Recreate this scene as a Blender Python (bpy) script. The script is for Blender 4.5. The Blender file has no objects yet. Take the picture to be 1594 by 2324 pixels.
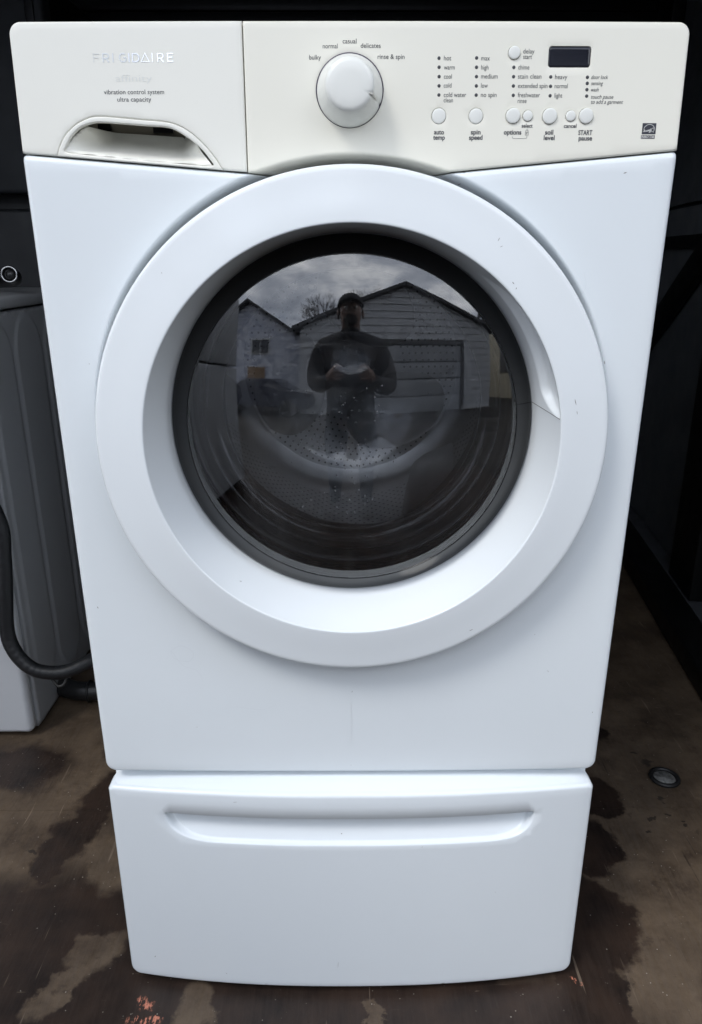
import bpy, bmesh, math, random
import numpy as np
from mathutils import Vector, Matrix, noise
from mathutils.geometry import delaunay_2d_cdt
random.seed(7)
PI = math.pi
sc = bpy.context.scene
COL = sc.collection

# ------------------------------------------------------------------ camera
cam_d = bpy.data.cameras.new('camera')
cam = bpy.data.objects.new('camera', cam_d)
COL.objects.link(cam)
cam_d.sensor_fit = 'VERTICAL'
cam_d.sensor_height = 24.0
cam_d.lens = 1675.49 / 2324 * 24.0
cam_d.clip_start = 0.02
cam_d.clip_end = 500
p_, yw_, ro_ = 0.333, -0.0041, -0.0011
r_ = Vector((1, 0, 0)); u_ = Vector((0, math.sin(p_), math.cos(p_))); f_ = Vector((0, math.cos(p_), -math.sin(p_)))
Rz = Matrix.Rotation(yw_, 3, 'Z')
r_, u_, f_ = Rz @ r_, Rz @ u_, Rz @ f_
r2 = r_ * math.cos(ro_) + u_ * math.sin(ro_); u2 = -r_ * math.sin(ro_) + u_ * math.cos(ro_)
M4 = Matrix(((r2.x, u2.x, -f_.x, -0.0032), (r2.y, u2.y, -f_.y, -0.8592), (r2.z, u2.z, -f_.z, 1.0661), (0, 0, 0, 1)))
cam.matrix_world = M4
sc.camera = cam

# ------------------------------------------------------------------ world, sun, exposure
sc.view_settings.view_transform = 'Standard'
sc.view_settings.look = 'None'
sc.view_settings.exposure = 0.58
sc.view_settings.gamma = 1.0
SUN_EL, SUN_AZ = math.radians(52), math.radians(205)      # azimuth: compass-like, sun stands behind and left of the viewer
w = bpy.data.worlds.new('World'); sc.world = w; w.use_nodes = True
nt = w.node_tree; nt.nodes.clear()
def N(t, **k):
    n = nt.nodes.new(t)
    for a, b in k.items(): setattr(n, a, b)
    return n
out = N('ShaderNodeOutputWorld')
sky = N('ShaderNodeTexSky', sky_type='NISHITA', sun_disc=False)
sky.sun_elevation = SUN_EL; sky.sun_rotation = math.radians(205)
bg1 = N('ShaderNodeBackground'); bg1.inputs['Strength'].default_value = 0.12
nt.links.new(sky.outputs[0], bg1.inputs[0])
bg2 = N('ShaderNodeBackground')
tc = N('ShaderNodeTexCoord')
mp = N('ShaderNodeMapping'); mp.inputs['Scale'].default_value = (1.6, 1.6, 3.4); mp.inputs['Location'].default_value = (3.1, 0.4, 1.7)
nt.links.new(tc.outputs['Generated'], mp.inputs[0])
n1 = N('ShaderNodeTexNoise'); n1.inputs['Scale'].default_value = 1.5; n1.inputs['Detail'].default_value = 9; n1.inputs['Roughness'].default_value = 0.58
nt.links.new(mp.outputs[0], n1.inputs['Vector'])
cr = N('ShaderNodeValToRGB')
cr.color_ramp.elements[0].position = 0.36; cr.color_ramp.elements[0].color = (0.38, 0.44, 0.56, 1)
cr.color_ramp.elements[1].position = 0.66; cr.color_ramp.elements[1].color = (1.9, 1.94, 2.0, 1)
e = cr.color_ramp.elements.new(0.5); e.color = (0.82, 0.89, 1.03, 1)
nt.links.new(n1.outputs[0], cr.inputs[0]); nt.links.new(cr.outputs[0], bg2.inputs[0])
bg2.inputs['Strength'].default_value = 1.46
n2 = N('ShaderNodeTexNoise'); n2.inputs['Scale'].default_value = 1.1; n2.inputs['Detail'].default_value = 6
nt.links.new(mp.outputs[0], n2.inputs['Vector'])
mr = N('ShaderNodeMapRange'); mr.inputs[1].default_value = 0.30; mr.inputs[2].default_value = 0.44
nt.links.new(n2.outputs[0], mr.inputs[0])
mx = N('ShaderNodeMixShader')
nt.links.new(mr.outputs[0], mx.inputs[0]); nt.links.new(bg1.outputs[0], mx.inputs[1]); nt.links.new(bg2.outputs[0], mx.inputs[2])
nt.links.new(mx.outputs[0], out.inputs[0])

sd = bpy.data.lights.new('sun', 'SUN'); sd.energy = 1.0; sd.angle = math.radians(16); sd.color = (1, 0.97, 0.92)
sun = bpy.data.objects.new('sun', sd); COL.objects.link(sun)
# direction towards the sun: behind the viewer (-y), to the left (-x), high
SX, SY = -0.74, -0.67
dv = Vector((SX * math.cos(SUN_EL), SY * math.cos(SUN_EL), math.sin(SUN_EL))).normalized()
sun.rotation_euler = dv.to_track_quat('Z', 'Y').to_euler()
sky.sun_rotation = math.atan2(SX, SY)          # same heading as the lamp
sc.cycles.use_denoising = True
sc.cycles.max_bounces = 10
sc.cycles.transparent_max_bounces = 16
sc.cycles.caustics_reflective = False
sc.cycles.caustics_refractive = False

# ------------------------------------------------------------------ helpers
def link(o, parent=None):
    COL.objects.link(o)
    if parent: o.parent = parent
    return o
def tag(o, label=None, cat=None, group=None, kind=None):
    if label: o['label'] = label
    if cat: o['category'] = cat
    if group: o['group'] = group
    if kind: o['kind'] = kind
    return o
def empty(name, loc, label, cat, group=None):
    o = bpy.data.objects.new(name, None); o.location = loc; o.empty_display_size = 0.05
    link(o); tag(o, label, cat, group); return o
def put(name, me, mat, parent=None, smooth=True, angle=None):
    me.materials.append(mat) if mat else None
    if smooth:
        me.polygons.foreach_set('use_smooth', [True] * len(me.polygons))
        if angle is not None: me.set_sharp_from_angle(angle=math.radians(angle))
    o = bpy.data.objects.new(name, me)
    if parent:
        o.matrix_parent_inverse = Matrix.Translation(parent_loc(parent)).inverted()
    return link(o, parent)
def parent_loc(p):
    v = Vector(p.location)
    if p.parent: return Vector((0, 0, 0)) + p['_w'] if '_w' in p else v
    return v
# world-space meshes: each mesh is written in world coordinates; children of an Empty get the inverse of its location
def part(name, me, mat, parent, **k):
    me.materials.append(mat)
    me.polygons.foreach_set('use_smooth', [k.get('smooth', True)] * len(me.polygons))
    if k.get('angle') is not None: me.set_sharp_from_angle(angle=math.radians(k['angle']))
    o = bpy.data.objects.new(name, me); COL.objects.link(o)
    if parent:
        root = parent
        while root.parent: root = root.parent
        o.parent = parent
        if parent is root and parent.type == 'EMPTY':
            o.matrix_parent_inverse = Matrix.Translation(root.location).inverted()
        # a mesh parent was itself placed in world coordinates (identity world matrix)
    return o
def mesh(vs, fs):
    me = bpy.data.meshes.new('m'); me.from_pydata([tuple(v) for v in vs], [], fs); me.update(); return me
def bm_mesh(bm):
    bmesh.ops.recalc_face_normals(bm, faces=bm.faces)
    me = bpy.data.meshes.new('m'); bm.to_mesh(me); bm.free(); return me
def box(x0, x1, y0, y1, z0, z1, bev=0.0, seg=3, bm=None):
    own = bm is None
    if own: bm = bmesh.new()
    r = bmesh.ops.create_cube(bm, size=1)
    for v in r['verts']:
        v.co = Vector(((x0 + x1) / 2 + v.co.x * (x1 - x0), (y0 + y1) / 2 + v.co.y * (y1 - y0), (z0 + z1) / 2 + v.co.z * (z1 - z0)))
    if bev:
        es = list({e for v in r['verts'] for e in v.link_edges})
        bmesh.ops.bevel(bm, geom=es, offset=bev, segments=seg, profile=0.5, affect='EDGES', clamp_overlap=True)
    return bm_mesh(bm) if own else bm
def lathe(prof, cx, cz, n=180, disp=None, czf=None):
    """profile of (radius, y) turned round the depth axis through (cx, cz)"""
    vs, fs = [], []
    for i, (r, y) in enumerate(prof):
        zc = czf(i) if czf else cz
        for k in range(n):
            a = 2 * PI * k / n
            rr, yy = (r, y) if disp is None else disp(i, a, r, y)
            vs.append((cx + rr * math.cos(a), yy, zc + rr * math.sin(a)))
    m = len(prof)
    for i in range(m - 1):
        for k in range(n):
            k2 = (k + 1) % n
            fs.append((i * n + k, (i + 1) * n + k, (i + 1) * n + k2, i * n + k2))
    return mesh(vs, fs)
def disc_fill(prof, cx, cz, n=48):
    """lathe whose first profile point is on the axis"""
    r0, y0 = prof[0]
    vs = [(cx, y0, cz)]; fs = []
    pr = prof[1:]
    for r, y in pr:
        for k in range(n):
            a = 2 * PI * k / n; vs.append((cx + r * math.cos(a), y, cz + r * math.sin(a)))
    for k in range(n): fs.append((0, 1 + k, 1 + (k + 1) % n))
    for i in range(len(pr) - 1):
        for k in range(n):
            k2 = (k + 1) % n
            fs.append((1 + i * n + k, 1 + (i + 1) * n + k, 1 + (i + 1) * n + k2, 1 + i * n + k2))
    return mesh(vs, fs)
def tube(path, rad, n=12, close=False, bm=None):
    own = bm is None
    if own: bm = bmesh.new()
    P = [Vector(p) for p in path]; rings = []
    up = Vector((0.13, 0.31, 0.94)).normalized()
    for i, p in enumerate(P):
        if close: t = (P[(i + 1) % len(P)] - P[i - 1])
        else: t = (P[min(i + 1, len(P) - 1)] - P[max(i - 1, 0)])
        t.normalize()
        a = t.cross(up); a = a.normalized() if a.length > 1e-5 else t.orthogonal().normalized()
        b = t.cross(a).normalized()
        r = rad[i] if hasattr(rad, '__len__') else rad
        rings.append([bm.verts.new(p + (a * math.cos(2 * PI * k / n) + b * math.sin(2 * PI * k / n)) * r) for k in range(n)])
    m = len(rings)
    for i in range(m if close else m - 1):
        A, B = rings[i], rings[(i + 1) % m]
        for k in range(n): bm.faces.new((A[k], A[(k + 1) % n], B[(k + 1) % n], B[k]))
    if not close:
        bm.faces.new(rings[0][::-1]); bm.faces.new(rings[-1])
    return bm_mesh(bm) if own else bm
def spline(pts, n=12):
    P = [Vector(p) for p in pts]; P = [P[0] * 2 - P[1]] + P + [P[-1] * 2 - P[-2]]; o = []
    for i in range(1, len(P) - 2):
        for k in range(n):
            t = k / n
            o.append(0.5 * ((2 * P[i]) + (P[i + 1] - P[i - 1]) * t + (2 * P[i - 1] - 5 * P[i] + 4 * P[i + 1] - P[i + 2]) * t * t + (-P[i - 1] + 3 * P[i] - 3 * P[i + 1] + P[i + 2]) * t ** 3))
    o.append(P[-2]); return o
def sstep(t):
    t = np.clip(t, 0, 1); return t * t * (3 - 2 * t)

# ---- flat-ish pressed panels: outline + holes, filled by constrained Delaunay, y given by a height function
def resample(poly, step):
    o = []
    for i in range(len(poly)):
        a, b = np.array(poly[i]), np.array(poly[(i + 1) % len(poly)])
        n = max(1, int(math.ceil(np.linalg.norm(b - a) / step)))
        for k in range(n): o.append(a + (b - a) * k / n)
    return np.array(o)
def area(p):
    x, y = p[:, 0], p[:, 1]; return 0.5 * np.sum(x * np.roll(y, -1) - np.roll(x, -1) * y)
def dist_poly(pts, poly):
    a = poly; b = np.roll(poly, -1, axis=0); d = b - a; L = np.maximum((d ** 2).sum(1), 1e-18)
    best = np.full(len(pts), 1e9)
    for s in range(0, len(pts), 4000):
        q = pts[s:s + 4000, None, :] - a[None]
        t = np.clip((q * d[None]).sum(2) / L, 0, 1)
        e = q - t[..., None] * d[None]
        best[s:s + 4000] = np.sqrt((e ** 2).sum(2).min(1))
    return best
def inside(pts, poly):
    x, y = pts[:, 0], pts[:, 1]; r = np.zeros(len(pts), bool)
    a = poly; b = np.roll(poly, -1, axis=0)
    for i in range(len(a)):
        c = ((a[i, 1] > y) != (b[i, 1] > y))
        if c.any():
            xx = (b[i, 0] - a[i, 0]) * (y - a[i, 1]) / (b[i, 1] - a[i, 1] + 1e-20) + a[i, 0]
            r ^= c & (x < xx)
    return r
def ring_pts(poly, off):
    nx = np.roll(poly, -1, axis=0) - np.roll(poly, 1, axis=0)
    nx = nx / np.maximum(np.linalg.norm(nx, axis=1)[:, None], 1e-12)
    nrm = np.stack([-nx[:, 1], nx[:, 0]], 1)          # inward for CCW
    return poly + nrm * off
def panel(outline, holes, step, h, back, edge=0.004, hedge=0.0008, hback=0.004, extra=None, bstep=None, avoid=None, avoidr=None):
    bstep = bstep or step
    O = resample(outline, bstep)
    if area(O) < 0: O = O[::-1]
    Hs = []
    for hpoly in holes:
        q = resample(hpoly, bstep)
        if area(q) > 0: q = q[::-1]
        Hs.append(q)
    P = [O] + Hs
    loops = []; base = 0
    for q in P: loops.append(list(range(base, base + len(q)))); base += len(q)
    x0, z0 = O.min(0); x1, z1 = O.max(0)
    cand = []
    for f in (0.08, 0.25, 0.55, 1.0): cand.append(ring_pts(O, edge * f))
    for q in Hs:
        for f in (0.5, 1.0): cand.append(ring_pts(q, hedge * f))
    gx, gz = np.meshgrid(np.arange(x0, x1, step), np.arange(z0, z1, step)); g = np.stack([gx.ravel(), gz.ravel()], 1)
    g = g + (np.random.RandomState(3).rand(*g.shape) - .5) * step * 0.05
    g = g[inside(g, O)]; g = g[dist_poly(g, O) > edge + step * .45]
    if avoidr: rr0 = np.hypot(g[:, 0] - .0015, g[:, 1] - .8625); g = g[(rr0 < avoidr[0]) | (rr0 > avoidr[1])]
    if avoid is not None: g = g[~inside(g, avoid)]; g = g[dist_poly(g, avoid) > .008]
    if extra is not None: g = np.concatenate([g, extra[inside(extra, O)]])
    for q in Hs:
        k = ~inside(g, q); g = g[k]; g = g[dist_poly(g, q) > hedge + step * .3]
    # ring points must keep their distance to every loop
    keep = []
    for i, f in enumerate((0.08, 0.25, 0.55, 1.0)):
        c = cand[i]; k = inside(c, O) & (dist_poly(c, O) > edge * f * 0.93)
        for q in Hs: k &= ~inside(c, q); k &= dist_poly(c, q) > hedge * .5
        keep.append(c[k])
    j = 4
    for q in Hs:
        for f in (0.5, 1.0):
            c = cand[j]; j += 1
            k = inside(c, O) & ~inside(c, q) & (dist_poly(c, q) > hedge * f * .9); keep.append(c[k])
    allp = np.concatenate(P + keep + [g])
    edges = []
    for L in loops: edges += [(L[i], L[(i + 1) % len(L)]) for i in range(len(L))]
    vo, eo, fo, vi, ei, fi = delaunay_2d_cdt([Vector((float(a), float(b))) for a, b in allp], edges, [], 0, 1e-7)
    V = np.array([(v.x, v.y) for v in vo])
    F = np.array([f for f in fo if len(f) == 3]); c = V[F].mean(1)
    k = inside(c, O)
    for q in Hs: k &= ~inside(c, q)
    F = F[k]
    d = dist_poly(V, O)
    y = h(V[:, 0], V[:, 1])
    e = edge; dd = np.clip(d, 0, e); y = y + (e - np.sqrt(np.maximum(e * e - (e - dd) ** 2, 0)))
    for q in Hs:
        d2 = dist_poly(V, q); dd = np.clip(d2, 0, hedge); y = y + (hedge - np.sqrt(np.maximum(hedge ** 2 - (hedge - dd) ** 2, 0)))
    # map input loop verts to output verts
    vmap = {}
    for oi, lst in enumerate(vi):
        for ii in lst: vmap[ii] = oi
    verts = [(V[i, 0], y[i], V[i, 1]) for i in range(len(V))]
    faces = []
    for a, b, c3 in F:
        A, B, C_ = V[a], V[b], V[c3]
        cr_ = (B[0] - A[0]) * (C_[1] - A[1]) - (B[1] - A[1]) * (C_[0] - A[0])
        faces.append((a, b, c3) if cr_ > 0 else (a, c3, b))     # normal to -y
    for li, L in enumerate(loops):
        m = [vmap[i] for i in L]; s = len(verts)
        yb = back if li == 0 else None
        for v in m: verts.append((verts[v][0], (yb if yb is not None else verts[v][1] + hback), verts[v][2]))
        n = len(m)
        for i in range(n): faces.append((m[i], s + i, s + (i + 1) % n, m[(i + 1) % n]))
    return mesh(verts, faces)
def arc(cx, cz, r, a0, a1, n=10):
    return [(cx + r * math.cos(math.radians(a0 + (a1 - a0) * i / n)), cz + r * math.sin(math.radians(a0 + (a1 - a0) * i / n))) for i in range(n + 1)]
def circle(cx, cz, r, n=40): return [(cx + r * math.cos(2 * PI * i / n), cz + r * math.sin(2 * PI * i / n)) for i in range(n)]

# ------------------------------------------------------------------ materials
class NT:
    def __init__(s, name):
        s.m = bpy.data.materials.new(name); s.m.use_nodes = True; s.t = s.m.node_tree
        s.b = s.t.nodes['Principled BSDF']; s.out = s.t.nodes['Material Output']
    def n(s, t, **k):
        n = s.t.nodes.new(t)
        for a, b in k.items():
            if a.startswith('i_'): n.inputs[a[2:].replace('_', ' ')].default_value = b
            else: setattr(n, a, b)
        return n
    def l(s, a, b): s.t.links.new(a, b)
    def pos(s): return s.n('ShaderNodeNewGeometry').outputs['Position']
    def noise(s, scale, detail=4, rough=0.55, vec=None, stretch=None, dist=0.0):
        v = vec or s.pos()
        if stretch:
            mp = s.n('ShaderNodeMapping'); mp.inputs['Scale'].default_value = stretch; s.l(v, mp.inputs[0]); v = mp.outputs[0]
        n = s.n('ShaderNodeTexNoise'); n.inputs['Scale'].default_value = scale; n.inputs['Detail'].default_value = detail; n.inputs['Roughness'].default_value = rough
        n.inputs['Distortion'].default_value = dist
        s.l(v, n.inputs['Vector']); return n.outputs[0]
    def rng(s, v, a, b, c=0.0, d=1.0):
        m = s.n('ShaderNodeMapRange'); s.l(v, m.inputs[0])
        for i, x in enumerate((a, b, c, d)): m.inputs[i + 1].default_value = x
        return m.outputs[0]
    def mix(s, f, a, b):
        m = s.n('ShaderNodeMix', data_type='RGBA')
        for k, v in ((0, f), (6, a), (7, b)):
            if hasattr(v, 'links'): s.l(v, m.inputs[k])
            elif k == 0: m.inputs[k].default_value = v
            else: m.inputs[k].default_value = (*v, 1)
        return m.outputs[2]
    def math(s, op, a, b=None):
        m = s.n('ShaderNodeMath', operation=op)
        for i, v in enumerate((a, b)):
            if v is None: continue
            if hasattr(v, 'links'): s.l(v, m.inputs[i])
            else: m.inputs[i].default_value = v
        return m.outputs[0]
    def bump(s, v, strength, dist):
        b = s.n('ShaderNodeBump'); b.inputs['Strength'].default_value = strength; b.inputs['Distance'].default_value = dist
        s.l(v, b.inputs['Height']); s.l(b.outputs[0], s.b.inputs['Normal'])
def plain(name, col, rough=0.5, metal=0.0, spec=0.5, var=0.06, scale=8, bump=0.0, bscale=200):
    t = NT(name)
    a = tuple(max(0, c * (1 - var)) for c in col); b = tuple(min(1, c * (1 + var)) for c in col)
    c = t.mix(t.rng(t.noise(scale), 0.3, 0.7), a, b); t.l(c, t.b.inputs['Base Color'])
    t.b.inputs['Roughness'].default_value = rough; t.b.inputs['Metallic'].default_value = metal; t.b.inputs['Specular IOR Level'].default_value = spec
    t.l(t.rng(t.noise(scale * 3), 0.3, 0.7, max(0, rough - .05), rough + .06), t.b.inputs['Roughness'])
    if bump: t.bump(t.noise(bscale), bump, 0.001)
    return t.m
def enamel(name, col, dirtcol, rough=0.22, dirt=0.35, seed=0):
    t = NT(name)
    p = t.n('ShaderNodeMapping'); p.inputs['Location'].default_value = (seed, seed * .7, 0); t.l(t.pos(), p.inputs[0]); P = p.outputs[0]
    c = t.mix(t.rng(t.noise(3.5, 3, vec=P), 0.3, 0.7), tuple(x * .985 for x in col), tuple(min(1, x * 1.01) for x in col))
    # faint smears running down, scattered scuffs and specks
    sm = t.math('MULTIPLY', t.rng(t.noise(7, 5, .7, vec=P, stretch=(6, 1, 1)), 0.56, 0.78), t.rng(t.noise(3, 2, vec=P), 0.45, 0.65))
    c = t.mix(t.math('MULTIPLY', sm, dirt * .05), c, dirtcol)
    sp = t.math('MULTIPLY', t.rng(t.noise(150, 2, .6, vec=P), 0.80, 0.83), t.rng(t.noise(9, 2, vec=P), 0.62, 0.70))
    c = t.mix(t.math('MULTIPLY', sp, dirt * 1.6), c, (0.10, 0.09, 0.08))
    sf = t.math('MULTIPLY', t.rng(t.noise(70, 3, .7, vec=P, stretch=(1, 1, 3.5)), 0.76, 0.80), t.rng(t.noise(6, 3, vec=P), 0.64, 0.70))
    c = t.mix(t.math('MULTIPLY', sf, dirt * .12), c, (0.30, 0.29, 0.28))
    t.l(c, t.b.inputs['Base Color'])
    t.b.inputs['Roughness'].default_value = rough
    t.b.inputs['Specular IOR Level'].default_value = 0.45
    return t.m
WHITE = enamel('white_enamel', (0.757, 0.801, 0.828), (0.56, 0.53, 0.46), 0.27, 0.3)
WHITE2 = enamel('white_drawer_enamel', (0.750, 0.795, 0.827), (0.56, 0.53, 0.46), 0.26, 0.3, 3.1)
DOORW = enamel('white_door_plastic', (0.770, 0.808, 0.832), (0.5, 0.48, 0.42), 0.11, 0.3, 5.3)
CREAM = enamel('yellowed_cream_plastic', (0.80, 0.785, 0.70), (0.60, 0.54, 0.40), 0.33, 0.4, 7.7)
CREAM2 = enamel('pale_grey_white_plastic', (0.80, 0.795, 0.735), (0.6, 0.55, 0.44), 0.33, 0.35, 9.1)
KNOBM = enamel('knob_plastic', (0.79, 0.80, 0.765), (0.6, 0.55, 0.44), 0.26, 0.2, 2.2)
PRINT = plain('grey_print', (0.075, 0.078, 0.085), 0.6, spec=0.2)
PRINTB = plain('dark_print', (0.05, 0.052, 0.065), 0.6, spec=0.2)
BLACKP = plain('black_plastic', (0.012, 0.012, 0.013), 0.35)
SEAM = plain('seam_shadow_backing', (0.16, 0.16, 0.15), 0.8, spec=0.1)
CHROME = plain('worn_foil', (0.80, 0.81, 0.83), 0.25, metal=0.9)
STEEL = plain('drum_steel', (0.80, 0.80, 0.80), 0.45, metal=1.0, scale=14)
RUBBER = plain('grey_rubber', (0.36, 0.365, 0.37), 0.33, spec=.6, scale=30)
PAPERW = plain('white_print', (0.75, 0.75, 0.72), 0.6)

def glass(name, tint, ior, rough=0.0, haze=0.02, hs=30, scum=False):
    t = NT(name); t.t.nodes.remove(t.b)
    tr = t.n('ShaderNodeBsdfTransparent'); tr.inputs[0].default_value = (*tint, 1)
    gl = t.n('ShaderNodeBsdfGlossy'); gl.inputs['Roughness'].default_value = rough; gl.inputs[0].default_value = (1, 1, 1, 1)
    fr = t.n('ShaderNodeFresnel'); fr.inputs[0].default_value = ior
    mx = t.n('ShaderNodeMixShader'); t.l(fr.outputs[0], mx.inputs[0]); t.l(tr.outputs[0], mx.inputs[1]); t.l(gl.outputs[0], mx.inputs[2])
    df = t.n('ShaderNodeBsdfDiffuse'); df.inputs[0].default_value = (.7, .7, .7, 1)
    a = t.rng(t.noise(hs, 6, .75, stretch=(1, 1, .35), dist=1.2), 0.5, 0.85, 0.0, haze)
    b = t.math('MULTIPLY', t.rng(t.noise(60, 3, .6, stretch=(.15, 1, 2.5), dist=.6), 0.62, 0.8, 0, haze * 1.5), 1.0)
    ab = t.math('ADD', a, b)
    if scum:      # dried soap line low on the bowl
        sx = t.n('ShaderNodeSeparateXYZ'); t.l(t.pos(), sx.inputs[0])
        zz = t.math('ADD', sx.outputs[2], t.math('MULTIPLY', t.rng(t.noise(9, 5, .6), .3, .7), .022))
        zz = t.math('ADD', zz, t.math('MULTIPLY', sx.outputs[0], .10))
        band = t.math('MULTIPLY', t.rng(zz, .715, .722), t.rng(zz, .724, .748, 1, 0))
        low = t.math('MULTIPLY', t.rng(zz, .69, .745, 1, 0), t.rng(t.noise(38, 6, .75), .46, .62))
        ab = t.math('ADD', ab, t.math('ADD', t.math('MULTIPLY', t.math('MULTIPLY', band, t.rng(t.noise(30, 5, .7), .35, .65)), .24), t.math('MULTIPLY', low, .10)))
    m2 = t.n('ShaderNodeMixShader'); t.l(ab, m2.inputs[0]); t.l(mx.outputs[0], m2.inputs[1]); t.l(df.outputs[0], m2.inputs[2])
    t.l(m2.outputs[0], t.out.inputs[0]); return t.m
OUTGL = glass('smoked_cover_glass', (0.92, 0.93, 0.95), 2.0, 0.0, 0.03, 14)
INGL = glass('bowl_glass', (0.90, 0.91, 0.92), 1.5, 0.03, 0.05, 22, scum=True)
DISPM = NT('display_glass'); DISPM.b.inputs['Base Color'].default_value = (0.008, 0.009, 0.016, 1); DISPM.b.inputs['Roughness'].default_value = 0.06; DISPM = DISPM.m

# ================================================================== THE WASHER
CX, CZ = 0.0015, 0.8625          # door centre
washer = empty('washing_machine', (0, 0.38, 0.385), 'large white front load washing machine with cream control panel, standing on the drawer pedestal', 'washing machine')

def slope(x, z): return np.maximum(0, (z - 1.15)) * 0.055 - 0.004 * (1 - (x / .345) ** 2)
def dish(x, z):
    r = np.hypot(x - CX, z - CZ); s = (z - CZ) / np.maximum(r, 1e-6)
    A = 0.044 * sstep((s + 0.30) / .9) + 0.003
    rs = 0.3025 + 0.0045 * sstep((s + .2) / 1.0)
    return A * sstep((rs - r) / 0.0145) * (r > 0)
def hcon(x, z): return slope(x, z) + dish(x, z)
def hbody(x, z): return slope(x, np.full_like(z, 1.15)) + dish(x, z)
CW, BWD = 0.3455, 0.3468
ZT = 1.2905
def seamz(x):   # lower edge of the console
    x = np.asarray(x, float)
    return np.where(x < -0.1, 1.1695 + (x + 0.3455) * (1.150 - 1.1695) / (0.3455 - 0.1), np.where(x > 0.0958, 1.1503 + (x - 0.0958) * (1.1720 - 1.1503) / (0.3455 - 0.0958), 1.1501))
XS = -0.1088    # seam between detergent drawer front and console
# -- front panel of the cabinet
g = 0.0012
top = [(x, float(seamz(x)) - g) for x in (BWD - .003, .25, .15, .0958, 0, -.1, -.2, -.3, -BWD + .003)]
BB = .3428
ol = arc(-BB + .015, 0.385 + .015, .015, 180, 270) + arc(BB - .015, .385 + .015, .015, 270, 360) + [(BWD, float(seamz(BWD)) - g - .003)] + top + [(-BWD, float(seamz(-BWD)) - g - .003)]
a_ = np.linspace(0, 2 * PI, 540, endpoint=False)
ex = np.concatenate([np.stack([CX + r * np.cos(a_), CZ + r * np.sin(a_)], 1) for r in np.arange(.2865, .3105, .0015)])
me = panel(ol, [circle(CX, CZ, .225, 120)], 0.009, hbody, 0.05, edge=0.0062, hedge=.002, hback=.03, extra=ex, bstep=.004, avoidr=(.283, .3125))
front = part('front_panel', me, WHITE, washer)
# -- cabinet shell behind
bm = bmesh.new()
x0, x1, y0, y1, z0, z1 = -.340, .340, .03, .76, .388, 1.283
bev = 0
me = box(x0, x0 + .002, y0, y1, z0, z1, bm=None); part('side_panel', me, WHITE, washer, smooth=False)
me = box(x1 - .002, x1, y0, y1, z0, z1, bm=None); part('side_panel', me, WHITE, washer, smooth=False)
part('top_panel', box(x0 + .002, x1 - .002, y0 + .01, y1, z1 - .002, z1), WHITE, washer, smooth=False)
part('back_panel', box(x0 + .002, x1 - .002, y1 - .003, y1 - .0005, z0, z1 - .003), WHITE, washer, smooth=False)
part('bottom_panel', box(x0 + .002, x1 - .002, y0 + .01, y1 - .004, z0, z0 + .002), SEAM, washer, smooth=False)
# dark backing seen in the seams
part('console_backing', box(-.116, .336, .026, .029, 1.152, 1.281), SEAM, washer, smooth=False)

# -- console, with holes for buttons, display, knob
btn = [(.0920, 1.2039, .0073), (.1306, 1.2039, .0073), (.1691, 1.2042, .0073), (.1846, 1.2042, .0051), (.2074, 1.204, .0075), (.2294, 1.2042, .0051), (.2455, 1.2042, .0073), (.1670, 1.2620, .0060)]
def rrect(xa, xb, za, zb, r, n=6): return arc(xa + r, za + r, r, 180, 270, n) + arc(xb - r, za + r, r, 270, 360, n) + arc(xb - r, zb - r, r, 0, 90, n) + arc(xa + r, zb - r, r, 90, 180, n)
holes = [circle(x, z, r + .0004, 36) for x, z, r in btn]
holes.append(rrect(.2024, .2458, 1.2489, 1.2681, .003))
holes.append(circle(-.0005, 1.227, .0345, 72))
xr = np.array([.0958, .15, .2, .26, .30, CW])
ol = [(XS + .0005, 1.1502), (-.05, 1.1501), (.05, 1.1501)] + [(float(x), float(seamz(x))) for x in xr] + [(CW, 1.2), (CW, ZT - .012)] + arc(CW - .012, ZT - .012, .012, 0, 90)[1:] + [(XS + .0005, ZT)]
ex = np.concatenate([np.stack([CX + r * np.cos(a_), CZ + r * np.sin(a_)], 1) for r in np.arange(.2865, .3105, .0015)])
me = panel(ol, holes, 0.007, hcon, 0.026, edge=0.0022, hedge=.0005, hback=.003, extra=ex, bstep=.003, avoidr=(.283, .3125))
console = part('control_panel', me, CREAM, washer)
console['label'] = 'yellowed cream control panel'
for x, z, r in btn:
    pr = .0022 if r > .0052 else .0015
    if x < .14: pr = .0006
    y = float(hcon(np.array([x]), np.array([z]))[0])
    me = disc_fill([(0, y - pr - .0003), (r * .7, y - pr - .0002), (r - .0006, y - pr), (r - .0002, y - pr + .0002), (r, y - pr + .0007), (r, y + .006)], x, z, 48)
    part('button', me, KNOBM, console)
for pts in ([(.0905, 1.2571), (.0908, 1.2489), (.0911, 1.2404), (.0913, 1.2319), (.0914, 1.2235)], [(.1288, 1.2573), (.1291, 1.2489), (.1294, 1.2404), (.1297, 1.2319), (.1299, 1.2235)],
            [(.1674, 1.2489), (.1676, 1.2404), (.1679, 1.2319), (.1683, 1.2233)], [(.2059, 1.2403), (.2063, 1.2317), (.2065, 1.223)], [(.2438, 1.2401), (.2441, 1.2345), (.2443, 1.2287), (.2445, 1.2228)]):
    for x, z in pts:
        y = float(hcon(np.array([x]), np.array([z]))[0])
        part('indicator_light', disc_fill([(0, y - .0005), (.0012, y - .00045), (.00165, y - .0002), (.0017, y + .0005)], x, z, 20), PRINT, console)
y = float(hcon(np.array([.224]), np.array([1.258]))[0])
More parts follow.
